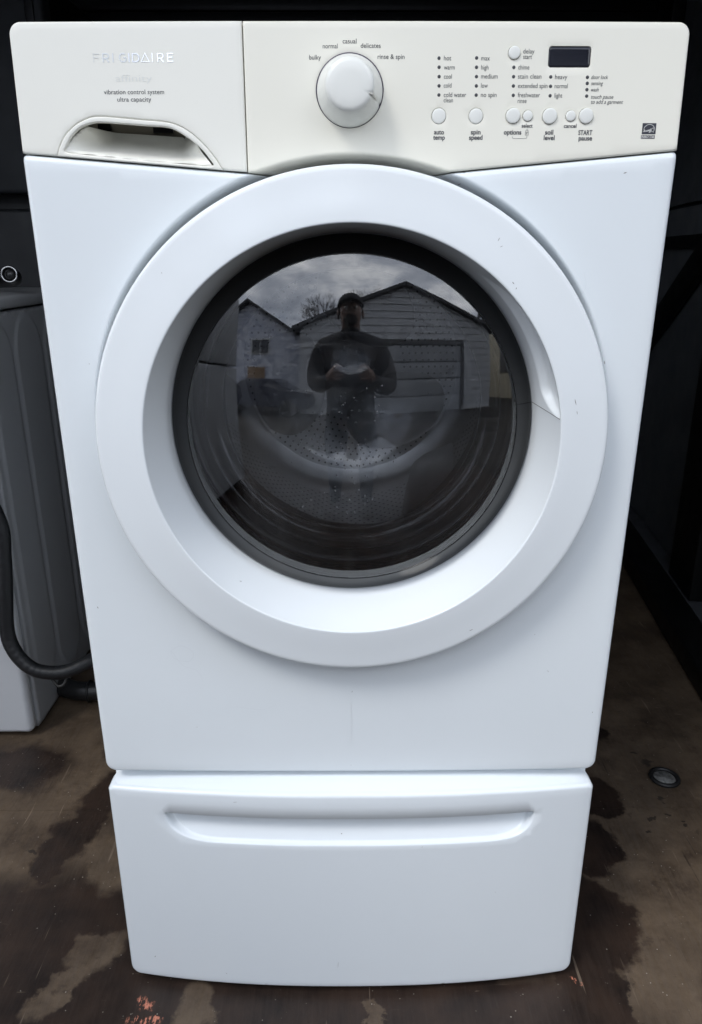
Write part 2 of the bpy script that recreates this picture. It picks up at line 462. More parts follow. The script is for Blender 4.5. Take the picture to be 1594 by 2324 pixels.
def prism(poly, y0, y1):
    n = len(poly); vs = [(x, y0, z) for x, z in poly] + [(x, y1, z) for x, z in poly]
    a = area(np.array(poly)); f = list(range(n)); 
    fs = [f if a > 0 else f[::-1]] + [((i, i + n, (i + 1) % n + n, (i + 1) % n) if a > 0 else (i, (i + 1) % n, (i + 1) % n + n, i + n)) for i in range(n)]
    return mesh(vs, fs)
me = panel(rrect(.2026, .2456, 1.2491, 1.2679, .0028), [], .002, lambda x, z: hcon(x, z) + .0004 - .0006 * sstep((.0055 - np.maximum(abs(x - .2241) - .0150, abs(z - 1.2585) - .0035)) / .004) * 0, y + .006, edge=.0012, bstep=.001)
part('display', me, DISPM, console)

# knob
kx, kz = -0.0005, 1.227
KY = float(hcon(np.array([kx]), np.array([kz]))[0])
prof = [(0, -.0348), (.012, -.0347), (.0195, -.0343), (.0224, -.0335), (.0240, -.0320), (.0248, -.0300), (.0250, -.0285), (.0256, -.0270), (.0268, -.0230), (.0288, -.0165), (.0312, -.0090), (.0328, -.0040), (.0336, -.0014), (.0338, -.0004), (.0338, .003)]
vs = [];
def knob_mesh():
    n = 128; V = [(kx, KY + prof[0][1], kz)]; F = []
    am = math.radians(-22)
    for r, yy in prof[1:]:
        for k in range(n):
            a = 2 * PI * k / n; da = (a - am + PI) % (2 * PI) - PI; rr = r; y2 = yy
            w_ = math.exp(-(da * max(r, .01) / .0016) ** 2)
            if r > .0205: rr = r - .0010 * w_; 
            if .0215 < r < .0245: y2 = yy + .0010 * w_
            V.append((kx + rr * math.cos(a), KY + y2, kz + rr * math.sin(a)))
    for k in range(n): F.append((0, 1 + k, 1 + (k + 1) % n))
    for i in range(len(prof) - 2):
        for k in range(n): F.append((1 + i * n + k, 1 + (i + 1) * n + k, 1 + (i + 1) * n + (k + 1) % n, 1 + i * n + (k + 1) % n))
    return mesh(V, F)
knob = part('cycle_knob', knob_mesh(), KNOBM, washer)
a = math.radians(-22)
ptr = [(kx + r * math.cos(a), KY + yy, kz + r * math.sin(a)) for r, yy in ((.0205, -.0338), (.0228, -.0332), (.0243, -.0312), (.0249, -.0285), (.0265, -.0235), (.0290, -.0160))]
part('pointer', tube(ptr, [.0004, .0012, .0014, .0014, .0013, .0006], 10), plain('pointer_grey', (.52, .51, .47), .4), knob)
part('base_ring', lathe([(.0336, KY - .0004), (.0347, KY - .0006), (.0350, KY + .0002), (.0350, KY + .003)], kx, kz, 96), plain('dark_ring', (.045, .035, .06), .3), knob)

# -- detergent drawer front with its handle insert
seam = [(-.3086, 1.1662), (-.3055, 1.1751), (-.2986, 1.1859), (-.2872, 1.1958), (-.2736, 1.2022), (-.2624, 1.2042), (-.2443, 1.2033), (-.2189, 1.2010), (-.1934, 1.1990), (-.179, 1.1955), (-.1649, 1.1875), (-.151, 1.175), (-.1406, 1.1622), (-.1348, 1.1530)]
seam = [(v.x, v.y) for v in spline([(a, b, 0) for a, b in seam], 4)]
seam[0] = (-.3090, float(seamz(-.3090))); seam[-1] = (-.1343, float(seamz(-.1343)))
ol = [(-CW, float(seamz(-CW))), (-.328, float(seamz(-.328)))] + seam + [(XS - .0005, float(seamz(XS)) + 0.0004), (XS - .0005, ZT)] + [(-.2, ZT)] + arc(-CW + .012, ZT - .012, .012, 90, 180)
me = panel(ol, [], .006, hcon, .026, edge=.0018, bstep=.003)
tray = part('detergent_drawer', me, CREAM2, washer)
ins = ring_pts(np.array([(a, b) for a, b in seam][::-1]), .0)
s2 = [(float(a * 1), float(b)) for a, b in seam]
cxm, czm = -.2215, 1.165
s2 = [(cxm + (a - cxm) * .9975, czm + (b - czm) * .991) for a, b in s2]
s2[0] = (s2[0][0], float(seamz(s2[0][0]))); s2[-1] = (s2[-1][0], float(seamz(s2[-1][0])))
opn = [(-.3010, 1.1712), (-.2979, 1.1768), (-.2922, 1.1851), (-.2819, 1.1935), (-.2704, 1.1974), (-.2594, 1.1984), (-.2377, 1.1970), (-.2139, 1.1953), (-.1938, 1.1940), (-.183, 1.1912), (-.169, 1.1830), (-.1567, 1.1734), (-.1481, 1.1632), (-.1440, 1.1575)]
opn = [(v.x, v.y) for v in spline([(a, b, 0) for a, b in opn], 4)] + [(-.1520, 1.1566), (-.2225, 1.1624), (-.2960, 1.1694)]
me = panel(s2, [opn], .004, lambda x, z: hcon(x, z) - .0004, .024, edge=.0010, hedge=.0014, hback=.003, bstep=.002)
insert = part('handle_insert', me, CREAM2, tray)
O2 = np.array(opn)
low = np.array([p for p in opn if p[1] < 1.178] )
side_lo = np.array(opn)
def hcup(x, z):
    P = np.stack([x, z], 1)
    # distance to lower edge and the two curved flanks
    A = np.array([(-.3010, 1.1712), (-.2225, 1.1624), (-.1440, 1.1575)])
    def dseg(a, b):
        a = np.array(a); b = np.array(b); d = b - a; t = np.clip(((P - a) @ d) / (d @ d), 0, 1); return np.linalg.norm(P - a - t[:, None] * d, axis=1)
    dl = np.minimum(dseg(A[0], A[1]), dseg(A[1], A[2]))
    fl = np.minimum.reduce([dseg(opn[i], opn[i + 1]) for i in list(range(0, 13)) + list(range(42, 52))])
    u = 1 - np.clip(dl / .034, 0, 1); v = 1 - np.clip(fl / .022, 0, 1)
    y = 0.0015 + .046 * (1 - u ** 2.2) * (1 - .92 * v ** 1.6)
    return y + slope(x, z)
cup_out = [(a * 1.01 - .012 * (1 - (a + .30) / .155), b + .016 * min(1, max(0, b - 1.172) / .015) - .0012) for a, b in opn]
slot = [(a * 1.05, 1.066 + (b - 1.066) * 1.058) for a, b in [(-.2775, 1.1960), (-.2705, 1.1888), (-.2690, 1.1898), (-.1760, 1.1840), (-.1740, 1.1822), (-.1725, 1.1850), (-.178, 1.1960), (-.19, 1.2010), (-.26, 1.2030), (-.274, 1.2010)]]
me = panel(cup_out, [slot], .0022, hcup, .06, edge=.0004, hedge=.0005, hback=.004, bstep=.002)
part('handle_cup', me, CREAM2, tray)
part('tray_wall', box(-.31, -.15, .072, .075, 1.165, 1.232), plain('dim_tray_plastic', (.30, .28, .22), .5), tray, smooth=False)
bm = bmesh.new()
for xa, xb, za, zb in ((-.2840, -.2700, 1.2000, 1.2075), (-.2220, -.2000, 1.1985, 1.2040)): part('latch_slot', box(xa, xb, .0695, .0718, za, zb), BLACKP, tray, smooth=False)

# -- lettering, laid on the console surface
def text_mesh(s, size, xs=0.8, off=0.0, shear=0.0, align='LEFT', x=0, z=0, width=None, lift=.00025, space=1.0):
    cu = bpy.data.curves.new('t', 'FONT'); cu.body = s; cu.size = size; cu.align_x = 'LEFT'; cu.offset = off; cu.shear = shear; cu.resolution_u = 3; cu.space_character = space
    o = bpy.data.objects.new('t', cu); COL.objects.link(o)
    dg = bpy.context.evaluated_depsgraph_get(); me = bpy.data.meshes.new_from_object(o.evaluated_get(dg))
    bpy.data.objects.remove(o); bpy.data.curves.remove(cu)
    n = len(me.vertices); c = np.empty(n * 3); me.vertices.foreach_get('co', c); c = c.reshape(-1, 3)
    w0 = c[:, 0].max() - c[:, 0].min()
    if width: xs = width / w0
    X = (c[:, 0] - c[:, 0].min()) * xs; Z = c[:, 1]
    if align == 'CENTER': X -= w0 * xs / 2
    X = X + x; Z = Z + z
    Y = hcon(X, np.full_like(X, z)) + (Z - z) * .055 - lift
    me.vertices.foreach_set('co', np.stack([X, Y, Z], 1).ravel()); me.update(); me.materials.clear()
    return me
SZ = .0062
small = [('hot', .0955, 1.2551, .0074), ('warm', .0958, 1.2468, 0), ('cool', .096, 1.2385, 0), ('cold', .0961, 1.2303, 0), ('cold water', .0964, 1.2217, .0232), ('clean', .0965, 1.2167, 0),
 ('max', .1336, 1.2551, .0087), ('high', .1339, 1.2468, 0), ('medium', .1342, 1.2387, .0170), ('low', .1345, 1.2303, 0), ('no spin', .1348, 1.2217, .0162),
 ('delay', .1761, 1.2614, .0115), ('start', .1764, 1.2565, 0), ('chime', .1719, 1.247, 0), ('stain clean', .1721, 1.2387, .0241), ('extended spin', .1726, 1.2301, .0305),
 ('freshwater', .173, 1.2216, .0230), ('rinse', .1732, 1.2162, 0), ('heavy', .2104, 1.2383, .0125), ('normal', .2106, 1.23, 0), ('light', .2111, 1.2212, 0)]
XSF = .79
for s, x, z, wd in small: part('lettering', text_mesh(s, SZ, XSF, .00000, x=x, z=z, width=wd or None), PRINT, console, smooth=False)
for s, x, z, wd in [('door lock', .2478, 1.2385, .0174), ('sensing', .2482, 1.2329, 0), ('wash', .2485, 1.2271, 0), ('touch pause', .2492, 1.2204, .0232), ('to add a garment', .2495, 1.2157, .0335)]:
    part('lettering', text_mesh(s, .0052, .80, .00001, shear=.25, x=x, z=z, width=wd or None), PRINT, console, smooth=False)
for s, x, z, wd in [('auto', .0926, 1.1868, .0105), ('temp', .0928, 1.1817, .0123), ('spin', .131, 1.1868, .0102), ('speed', .1313, 1.1817, .0141), ('options', .1696, 1.1867, .0185), ('soil', .208, 1.1867, .0087), ('level', .2084, 1.1815, .0115), ('START', .2461, 1.1864, .0146), ('pause', .2466, 1.1812, .0142)]:
    part('lettering', text_mesh(s, .0064, .8, .00014, x=x, z=z, width=wd, align='CENTER'), PRINTB, console, smooth=False)
for s, x, z, wd in [('select', .1845, 1.1932, .0115), ('cancel', .2296, 1.1931, .0133)]:
    part('lettering', text_mesh(s, .0054, .8, .00009, x=x, z=z, width=wd, align='CENTER'), PRINTB, console, smooth=False)
for s, x, z, wd in [('bulky', -.0416, 1.2557, .0118), ('normal', -.0278, 1.2658, .0151), ('casual', -.0076, 1.2702, .0140), ('delicates', .0107, 1.2662, .0202), ('rinse & spin', .0279, 1.2563, .0274)]:
    part('lettering', text_mesh(s, SZ, .8, .00001, x=x, z=z, width=wd), PRINT, console, smooth=False)
# padlock mark and bracket under "options"
def stroke(pts, wd, lift=.00025, closed=False):
    """flat ribbon following (x,z) points on the console"""
    P = np.array(pts, float); n = len(P); V = []; F = []
    for i in range(n):
        a = P[(i - 1) % n] if closed or i > 0 else P[i]; b = P[(i + 1) % n] if closed or i < n - 1 else P[i]
        d = b - a; d = d / max(np.linalg.norm(d), 1e-9); nn = np.array([-d[1], d[0]]) * wd / 2
        for q in (P[i] + nn, P[i] - nn):
            V.append((q[0], float(hcon(np.array([q[0]]), np.array([q[1]]))[0]) - lift, q[1]))
    for i in range(n if closed else n - 1):
        j = (i + 1) % n; F.append((2 * i, 2 * i + 1, 2 * j + 1, 2 * j))
    return V, F
def strokes(lst, lift=.00025):
    V = []; F = []
    for pts, wd, cl in lst:
        v, f = stroke(pts, wd, lift, cl); b = len(V); V += v; F += [tuple(i + b for i in q) for q in f]
    return mesh(V, F)
lx = .1846
part('lock_mark', strokes([([(lx - .0017, 1.1861), (lx + .0017, 1.1861), (lx + .0017, 1.1888), (lx - .0017, 1.1888)], .00035, True),
    ([(lx - .0012, 1.1888), (lx - .0012, 1.1898)] + arc(lx, 1.1898, .0012, 180, 0, 8) + [(lx + .0012, 1.1888)], .00035, False),
    ([(lx, 1.1914), (lx, 1.1921)], .00035, False), ([(lx + .0006, 1.1882), (lx - .0008, 1.1882), (lx - .0008, 1.1868)], .0003, False), ([(lx - .0008, 1.1875), (lx + .0004, 1.1875)], .0003, False)]), PRINTB, console, smooth=False)
part('bracket_mark', strokes([([(.1695, 1.1848), (.1696, 1.1840)] + arc(.1709, 1.1842, .0013, 180, 270, 6) + arc(.1836, 1.1842, .0013, 270, 360, 6) + [(.1850, 1.1852)], .0003, False)]), PRINTB, console, smooth=False)
# energy mark: black square with arc, script word and star, bar with words below
sq = [(.3057, 1.1872), (.3203, 1.1872), (.3203, 1.1977), (.3057, 1.1977)]
def flat(poly, lift):
    return mesh([(x, float(hcon(np.array([x]), np.array([z]))[0]) - lift, z) for x, z in poly], [tuple(range(len(poly)))])
badge = part('efficiency_badge', flat(sq, .0002), PRINTB, console, smooth=False)
part('badge_bar', flat([(.3052, 1.1828), (.3198, 1.1828), (.3198, 1.1862), (.3052, 1.1862)], .0002), PRINTB, console, smooth=False)
part('lettering', text_mesh('ENERGY STAR', .0034, .8, .00005, x=.3125, z=1.18335, width=.0136, align='CENTER', lift=.0004), PAPERW, console, smooth=False)
star = []
for i in range(10):
    a = PI / 2 + i * PI / 5 - .15; r = .0026 if i % 2 == 0 else .0012; star.append((.3168 + r * math.cos(a), 1.1912 + r * math.sin(a)))
scr = spline([(.3066, 1.1893, 0), (.3082, 1.1903, 0), (.3086, 1.1914, 0), (.3078, 1.1909, 0), (.3086, 1.1894, 0), (.3098, 1.1906, 0), (.3102, 1.1896, 0), (.3110, 1.1911, 0), (.3118, 1.1898, 0), (.3124, 1.1914, 0), (.3128, 1.1902, 0), (.3138, 1.1918, 0), (.3133, 1.1885, 0), (.3141, 1.1899, 0), (.3150, 1.1921, 0), (.3149, 1.1889, 0)], 4)
part('badge_drawing', strokes([(arc(.3132, 1.1905, .0060, 172, 18, 18), .0004, False), (star, .0004, True), ([(p.x, p.y) for p in scr], .0004, False)], .0004), PAPERW, console, smooth=False)
# maker's name, foil letters partly worn, on the drawer front
wname = [('F', -.2622, 0), ('R', -.2524, 1), ('I', -.2428, 1), ('G', -.2356, 1), ('I', -.2264, 2), ('D', -.2222, 2), ('I', -.2026, 3), ('R', -.1966, 3), ('E', -.1864, 3)]
def foil(name, col, metal, rough):
    return plain(name, col, rough, metal=metal, var=.03, scale=60)
F0 = foil('foil_worn_away', (.72, .73, .70), .1, .35); F1 = foil('foil_thin', (.66, .69, .70), .35, .28); F2 = foil('foil_half', (.74, .77, .80), .6, .25); F3 = foil('foil_bright', (.93, .95, .98), .75, .22)
FM = [F0, F1, F2, F3]
for ch, x, k in wname:
    if ch == 'I': m = strokes([([(x + .0012, 1.2537), (x + .0012, 1.2619)], .0011, False)], .0003)
    elif ch == 'F': m = strokes([([(x + .0006, 1.2537), (x + .0006, 1.2619)], .0011, False), ([(x, 1.26135), (x + .0062, 1.26135)], .0011, False), ([(x + .0012, 1.2580), (x + .0055, 1.2580)], .0011, False)], .0003)
    elif ch == 'E': m = strokes([([(x + .0006, 1.2537), (x + .0006, 1.2619)], .0012, False), ([(x + .0012, 1.26135), (x + .0062, 1.26135)], .0012, False), ([(x + .0012, 1.2580), (x + .0056, 1.2580)], .0011, False), ([(x + .0012, 1.25425), (x + .0062, 1.25425)], .0012, False)], .0003)
    elif ch == 'R': m = strokes([([(x + .0006, 1.2537), (x + .0006, 1.2619)], .0011, False), ([(x + .0012, 1.26135), (x + .0042, 1.26135)] + arc(x + .0042, 1.2593, .0021, 85, -90, 8) + [(x + .0012, 1.2572)], .0011, False), ([(x + .0036, 1.2570), (x + .0064, 1.2537)], .0012, False)], .0003)
    elif ch == 'G': m = strokes([(arc(x + .0042, 1.2578, .0037, 50, 320, 16) + [(x + .0073, 1.2554), (x + .0073, 1.2578), (x + .0046, 1.2578)], .0011, False)], .0003)
    elif ch == 'D': m = strokes([([(x + .0006, 1.2537), (x + .0006, 1.2619)], .0011, False), ([(x + .0012, 1.26135), (x + .0036, 1.26135)] + arc(x + .0036, 1.2578, .0036, 88, -88, 12) + [(x + .0012, 1.2542)], .0011, False)], .0003)
    part('lettering', m, FM[k], tray, smooth=False)
part('lettering', strokes([([(-.2129, 1.2541), (-.2047, 1.2541), (-.2088, 1.2619)], .0012, True)], .0003), F3, tray, smooth=False)
part('lettering', text_mesh('affinity', .0092, .8, -.0001, x=-.2408, z=1.2362, width=.0375), F0, tray, smooth=False)
part('lettering', text_mesh('vibration control system', SZ, .8, 0, x=-.2538, z=1.2246, width=.0621), PRINT, tray, smooth=False)
part('lettering', text_mesh('ultra capacity', SZ, .8, 0, x=-.2406, z=1.2178, width=.0351), PRINT, tray, smooth=False)

# -- small scuffs, specks and hair scratches left on the front
def marks(lst, hf, mat, parent, name='scuff_marks', lift=.0002):
    V = []; F = []
    for pts, wd in lst:
        P = np.array(pts, float); n = len(P)
        for i in range(n):
            a = P[max(i - 1, 0)]; b = P[min(i + 1, n - 1)]; d = b - a; d = d / max(np.linalg.norm(d), 1e-9); nn = np.array([-d[1], d[0]]) * wd / 2 * (1 if 0 < i < n - 1 else .3)
            for q in (P[i] + nn, P[i] - nn): V.append((q[0], float(hf(np.array([q[0]]), np.array([q[1]]))[0]) - lift, q[1]))
        b0 = len(V) - 2 * n
        for i in range(n - 1): F.append((b0 + 2 * i, b0 + 2 * i + 1, b0 + 2 * i + 3, b0 + 2 * i + 2))
    o = part(name, mesh(V, F), mat, parent, smooth=False); o['kind'] = 'stuff'
MK = plain('dark_scuff', (.20, .19, .18), .6); MKL = plain('faint_scratch', (.68, .715, .74), .35)
rk = random.Random(4)
def speck(x, z, L=.0015, wd=.0007, a=None):
    a = rk.uniform(0, PI) if a is None else a
    return ([(x - L / 2 * math.cos(a), z - L / 2 * math.sin(a)), (x, z), (x + L / 2 * math.cos(a), z + L / 2 * math.sin(a))], wd)
marks([speck(-.3255, .640, .003, .0010, 1.9), speck(.262, .545, .004, .0004, -.6), speck(.3285, .480, .0015, .001), speck(.0015, .516, .003, .0006, 1.4), speck(.105, 1.143, .005, .0009, -.5), speck(.118, 1.140, .003, .0008, .2), speck(.292, 1.150, .0035, .001, .3), speck(.24, .60, .0012), speck(-.21, .46, .0012), speck(.0, .386 + .012, .001), speck(-.30, .95, .0012)], hbody, MK, front)
sp_ = lambda pts: [(v.x, v.y) for v in spline([(a, b, 0) for a, b in pts], 6)]
marks([(sp_([(-.236, .578), (-.222, .585), (-.207, .575), (-.214, .562), (-.232, .566), (-.236, .578), (-.222, .556), (-.204, .548), (-.196, .530)]), .0005), (sp_([(-.195, .478), (-.16, .492), (-.12, .488), (-.10, .497)]), .0004), (sp_([(.0, .43), (.001, .47), (.0, .50)]), .0010), (sp_([(.255, 1.02), (.262, 1.035), (.258, 1.05)]), .0005)], hbody, MKL, front)

# -- door: outer rim, flat ring, lip, inward cone with finger scoop
prof = [(.2700, .006), (.2890, .004), (.2925, -.004), (.2934, -.014), (.2934, -.0285), (.2930, -.0318), (.2920, -.0338), (.2900, -.0350), (.2870, -.0354), (.2800, -.0362), (.2700, -.0374), (.2600, -.0388), (.2500, -.0402), (.2440, -.0409), (.2400, -.0413), (.2382, -.0415), (.2374, -.0413), (.2368, -.0407), (.2365, -.0396)]
ncone = 44
for i in range(1, ncone + 1):
    t = i / ncone; prof.append((.2365 - (.2365 - .2200) * t ** 1.05, -.0396 + (.029 + .0396) * t))
base_n = len(prof) - ncone
tot = len(prof)
prof += [(.2196, .0300), (.2190, .0330), (.2150, .0340)]
def czf(i):
    t = min(max((i - base_n + 1) / ncone, 0), 1); return CZ + .0095 * t
def ddisp(i, a, r, y):
    if i < base_n or i >= tot: return r, y
    t = (i - base_n + 1) / ncone; dg = math.degrees(a)
    if dg > 180: dg -= 360
    A0, A1 = 7.4, 53.0
    if A0 < dg < A1:
        s_ = (dg - A0) / (A1 - A0)
        wa = min(1, (dg - A0) / 4.0) ** .5 * (1 - float(sstep(np.array((dg - 36) / 17.0)))) ** .8
        e_ = min(1, (dg - A0) / 7.0)
        tc = (.64 - .12 * float(sstep(np.array((s_ - .0) / 1.0)))) * math.sqrt(max(0, 1 - (1 - e_) ** 2))          # inner end of groove along the cone
        g_ = float(sstep(np.array((tc - t) / .15))) * float(sstep(np.array((t + .01) / .05)))
        return r + .0078 * wa * g_, y + .001 * wa * g_
    return r, y
me = lathe(prof, CX, CZ, 720, ddisp, czf)
door = part('door', me, DOORW, washer)
# seam across the cone at the foot of the finger scoop
def cone_pt(t, dg, lift=.0):
    a = math.radians(dg); i = base_n - 1 + t * ncone; i0 = int(min(i, tot - 2)); f = i - i0
    r = prof[i0][0] * (1 - f) + prof[i0 + 1][0] * f - lift; y = prof[i0][1] * (1 - f) + prof[i0 + 1][1] * f
    zc = CZ + .0095 * t
    return (CX + r * math.cos(a), y, zc + r * math.sin(a))
V = []; F = []
for k in range(25):
    t = k / 24 * .995 + .004
    V += [cone_pt(t, 7.32, .0003), cone_pt(t, 7.12, .0003)]
for k in range(24): F.append((2 * k, 2 * k + 1, 2 * k + 3, 2 * k + 2))
part('handle_seam', mesh(V, F), SEAM, door)
def hdoor(x, z):
    r = np.hypot(x - CX, z - CZ)
    return np.interp(r, [p[0] for p in prof[16:5:-1]], [p[1] for p in prof[16:5:-1]])
marks([speck(.155, 1.083, .004, .0006, 1.1), speck(.158, 1.076, .003, .0005, .4), speck(.1725, 1.0395, .003, .0009, -.8), speck(.176, 1.034, .002, .0008), speck(.2515, .912, .007, .0008, 1.9), speck(.2545, .900, .004, .0006, 1.8), speck(.281, .955, .004, .0009, 1.8), speck(-.1335, .695, .003, .0008), speck(.15, .625, .005, .0008, .5), speck(-.20, 1.05, .0012)], hdoor, MK, door)
WX, WZ = .0016, .8725            # window centre
# black shoulder ring and frame behind
part('window_frame', lathe([(.2192, .034), (.2187, .0278), (.2178, .0262), (.2140, .0236), (.2060, .0170), (.1985, .0105), (.1972, .0094), (.1966, .0096), (.1966, .013), (.2010, .020), (.2110, .045), (.2130, .062), (.2080, .068), (.2040, .0685)], WX, WZ, 256), plain('gloss_black_ring', (.007, .0072, .008), .05, scale=4), door)
R0 = .75
def cap(r): return .0100 - (math.sqrt(R0 * R0 - r * r) - math.sqrt(R0 * R0 - .1966 ** 2))
rs = [0] + [.1966 * (i / 40) for i in range(1, 41)]
part('cover_glass', disc_fill([(r, cap(r)) for r in rs], WX, WZ, 192), OUTGL, door)
# inner bowl with thick shiny flange
bowl = [(.1985, .0610), (.1955, .0635), (.1935, .0680), (.1922, .0735), (.1916, .078)] + [(.1915 * math.cos(k * PI / 48) + .0002 + (.0035 if k == 6 else .0025 if k == 7 else -.0030 if k == 8 else -.0015 if k == 9 else .003 if k == 13 else 0), .078 + .125 * math.sin(k * PI / 48) + (.002 if k == 8 else 0)) for k in range(1, 25)]
bm_ = lathe(bowl, .002, .8830, 192); bm_.flip_normals(); gb = part('glass_bowl', bm_, INGL, door)
DMGL = glass('mirror_dome_glass', (0.95, 0.955, 0.96), 1.45, 0.09, 0.03, 30)
RD = .080
part('added_mirror_dome', disc_fill([(RD * math.sin(k * 1.0 / 16), .188 + RD * math.cos(k * 1.0 / 16) - RD * math.cos(.75) - .004) for k in range(13)],   .002, .9400, 64), DMGL, gb)  # added glass dome, shaped for the bright ring it mirrors
BKGL = glass('bowl_back_surface', (0.97, 0.975, 0.98), 1.30, 0.05, 0.02, 30)
part('rear_surface', lathe([(max(r_0 - .0045, .0003), y_0 + .0035) for r_0, y_0 in bowl[2:]], .002, .8800, 192), BKGL, gb)
part('bowl_flange', lathe([(.2060, .0640), (.2050, .0580), (.2030, .0560), (.2006, .0562), (.1992, .0590), (.1988, .0640)], .002, .8830, 192), plain('bowl_edge', (.80, .82, .84), .10, metal=.5), door)
# gasket and drum
gk = []
for i in range(40):
    t = i / 39; gk.append((.222 - .040 * t + .003 * math.sin(t * 11), .058 + .115 * t))
def gdisp(i, a, r, y):
    f = math.exp(-((a - 1.5 * PI) / .5) ** 2) * i / 39
    return r + .010 * f * math.sin(i * .35) + .0022 * math.sin(a * 5 + i * .2) * i / 39, y + .004 * math.sin(a * 3 + 1) * i / 39
gasket = part('door_gasket', lathe(gk, .002, .875, 160, gdisp), RUBBER, washer)
drum = part('drum', lathe([(.205, .176), (.220, .177), (.236, .185), (.240, .195), (.240, .49), (.238, .505), (.232, .519), (.222, .530), (.20, .540)], .002, .872, 160), STEEL, washer)
part('drum_back', disc_fill([(0, .515), (.035, .515), (.045, .520), (.060, .528), (.085, .536), (.13, .532), (.165, .538), (.205, .541)], .002, .872, 96), STEEL, drum)
for a0 in (-44, 76, 196):
    bm = bmesh.new(); bmesh.ops.create_uvsphere(bm, u_segments=40, v_segments=24, radius=1)
    for q in bm.verts:
        q.co = Vector((q.co.x * .098, q.co.y * .085, q.co.z * .068))
    bm.transform(Matrix.Translation((.002 + .118 * math.cos(math.radians(a0)), .540, .872 + .118 * math.sin(math.radians(a0)))) @ Matrix.Rotation(-math.radians(a0 + 68), 4, 'Y'))
    part('back_relief', bm_mesh(bm), plain('drum_relief_steel', (.82, .82, .81), .42, metal=.15), drum)
for k, a0 in enumerate((-62, 58, 178)):
    V = []; F = []; nn = 14
    for i in range(nn + 1):
        u = i / nn; yy = .20 + .31 * u; hgt = .052 * math.sin(PI * min(max(u, .02), .98)) ** .45; tw = math.radians(a0 + 14 * u)
        for da, rr in ((-.22, .239), (-.15, .239 - hgt * .55), (-.04, .239 - hgt), (.04, .239 - hgt), (.15, .239 - hgt * .55), (.22, .239)):
            V.append((.002 + rr * math.cos(tw + da), yy, .872 + rr * math.sin(tw + da)))
    for i in range(nn):
        for j in range(5): F.append((i * 6 + j, i * 6 + j + 1, (i + 1) * 6 + j + 1, (i + 1) * 6 + j))
    part('drum_fin', mesh(V, F), plain('grey_fin', (.75, .76, .77), .35), drum)
# perforations, dark small discs just inside the drum wall and back
V = []; F = []
def hole(c, ax, ay, r):
    b = len(V)
    for k in range(6): V.append(tuple(c + ax * r * math.cos(k * PI / 3) + ay * r * math.sin(k * PI / 3)))
    F.append(tuple(range(b, b + 6)))
for i in range(26):
    for k in range(100):
        a = 2 * PI * (k + .5 * (i % 2)) / 100; rr = .2392
        hole(Vector((.002 + rr * math.cos(a), .205 + i * .0118, .872 + rr * math.sin(a))), Vector((-math.sin(a), 0, math.cos(a))), Vector((0, 1, 0)), .0021)
for i in range(9):
    r0 = .10 + i * .0115; n = int(2 * PI * r0 / .0125)
    for k in range(n):
        a = 2 * PI * k / n
        yb = .531 if r0 < .14 else (.5325 + (r0 - .13) / .075 * .005)
        hole(Vector((.002 + r0 * math.cos(a), yb - .0015, .872 + r0 * math.sin(a))), Vector((1, 0, 0)), Vector((0, 0, 1)), .0021)
o = part('drum_perforations', mesh(V, F), plain('hole_dark', (.14, .14, .14), .6), drum, smooth=False); o['kind'] = 'stuff'
# water drops clinging to the inner face of the cover glass
bm = bmesh.new(); rnd = random.Random(11)
for i in range(110):
    r = rnd.choice([.0004, .0006, .0008, .0010])
    dx = rnd.gauss(0, .022); dz = rnd.uniform(-.105, .06)
    if rnd.random() < .25: dx = rnd.uniform(-.08, .1)
    rr = math.hypot(dx, dz)
    bmesh.ops.create_icosphere(bm, subdivisions=1, radius=r, matrix=Matrix.Translation((WX + dx, cap(rr) - .0002, WZ + dz)) @ Matrix.Diagonal((1, .5, 1.3, 1)))
t = NT('water_drop'); t.b.inputs['Base Color'].default_value = (.09, .09, .10, 1); t.b.inputs['Roughness'].default_value = .3; t.b.inputs['Specular IOR Level'].default_value = .3
o = part('water_drops', bm_mesh(bm), t.m, door); o['kind'] = 'stuff'

# ================================================================== PEDESTAL
ped = empty('drawer_pedestal', (0, .38, 0), 'white storage drawer pedestal with long recessed grip under the washing machine', 'pedestal')
PW = .3415; PB, PTz = .012, .3745
sl = [(-.2640, .3262), (-.2615, .3148), (-.2545, .3030), (-.2420, .2930), (-.2250, .2865), (-.2090, .2840), (-.1950, .2832), (-.18, .2831), (-.06, .2829), (.06, .2829), (.18, .2831), (.1980, .2832), (.2120, .2840), (.2280, .2865), (.2420, .2925), (.2520, .3020), (.2580, .3140), (.2600, .3255)]
sl = [(a * 0.992, b + .0005) for a, b in sl]      # the front bulges towards the viewer here
slp = [(v.x, v.y) for v in spline([(a, b, 0) for a, b in sl], 3)]
slp = [p for p in slp] + [(slp[-1][0] - .0015, slp[-1][1] + .0028), (slp[-1][0] - .0045, slp[-1][1] + .0038), (slp[0][0] + .0045, slp[-1][1] + .0038), (slp[0][0] + .0015, slp[-1][1] + .0028)]
SLP = np.array(slp)
ztop = slp[-3][1]
def hped(x, z):
    b = -.006 - .0265 * (1 - (np.abs(x) / PW) ** 2.3)
    P = np.stack([x, z], 1)
    ins_ = inside(P, SLP); y = b.copy()
    # rounded shoulder at the top turning back into the ledge
    if ins_.any():
        idx = np.where(ins_)[0]; d = dist_poly(P[idx], SLP)
        dt = ztop - P[idx, 1]
        zlo = P[idx, 1] - .2843
        dep = .020 * sstep(np.minimum(d / .0036, 1)) * (.30 + .70 * sstep(np.clip(zlo / .036, 0, 1) ** .8))
        y[idx] += dep
    return y
rr_ = .016
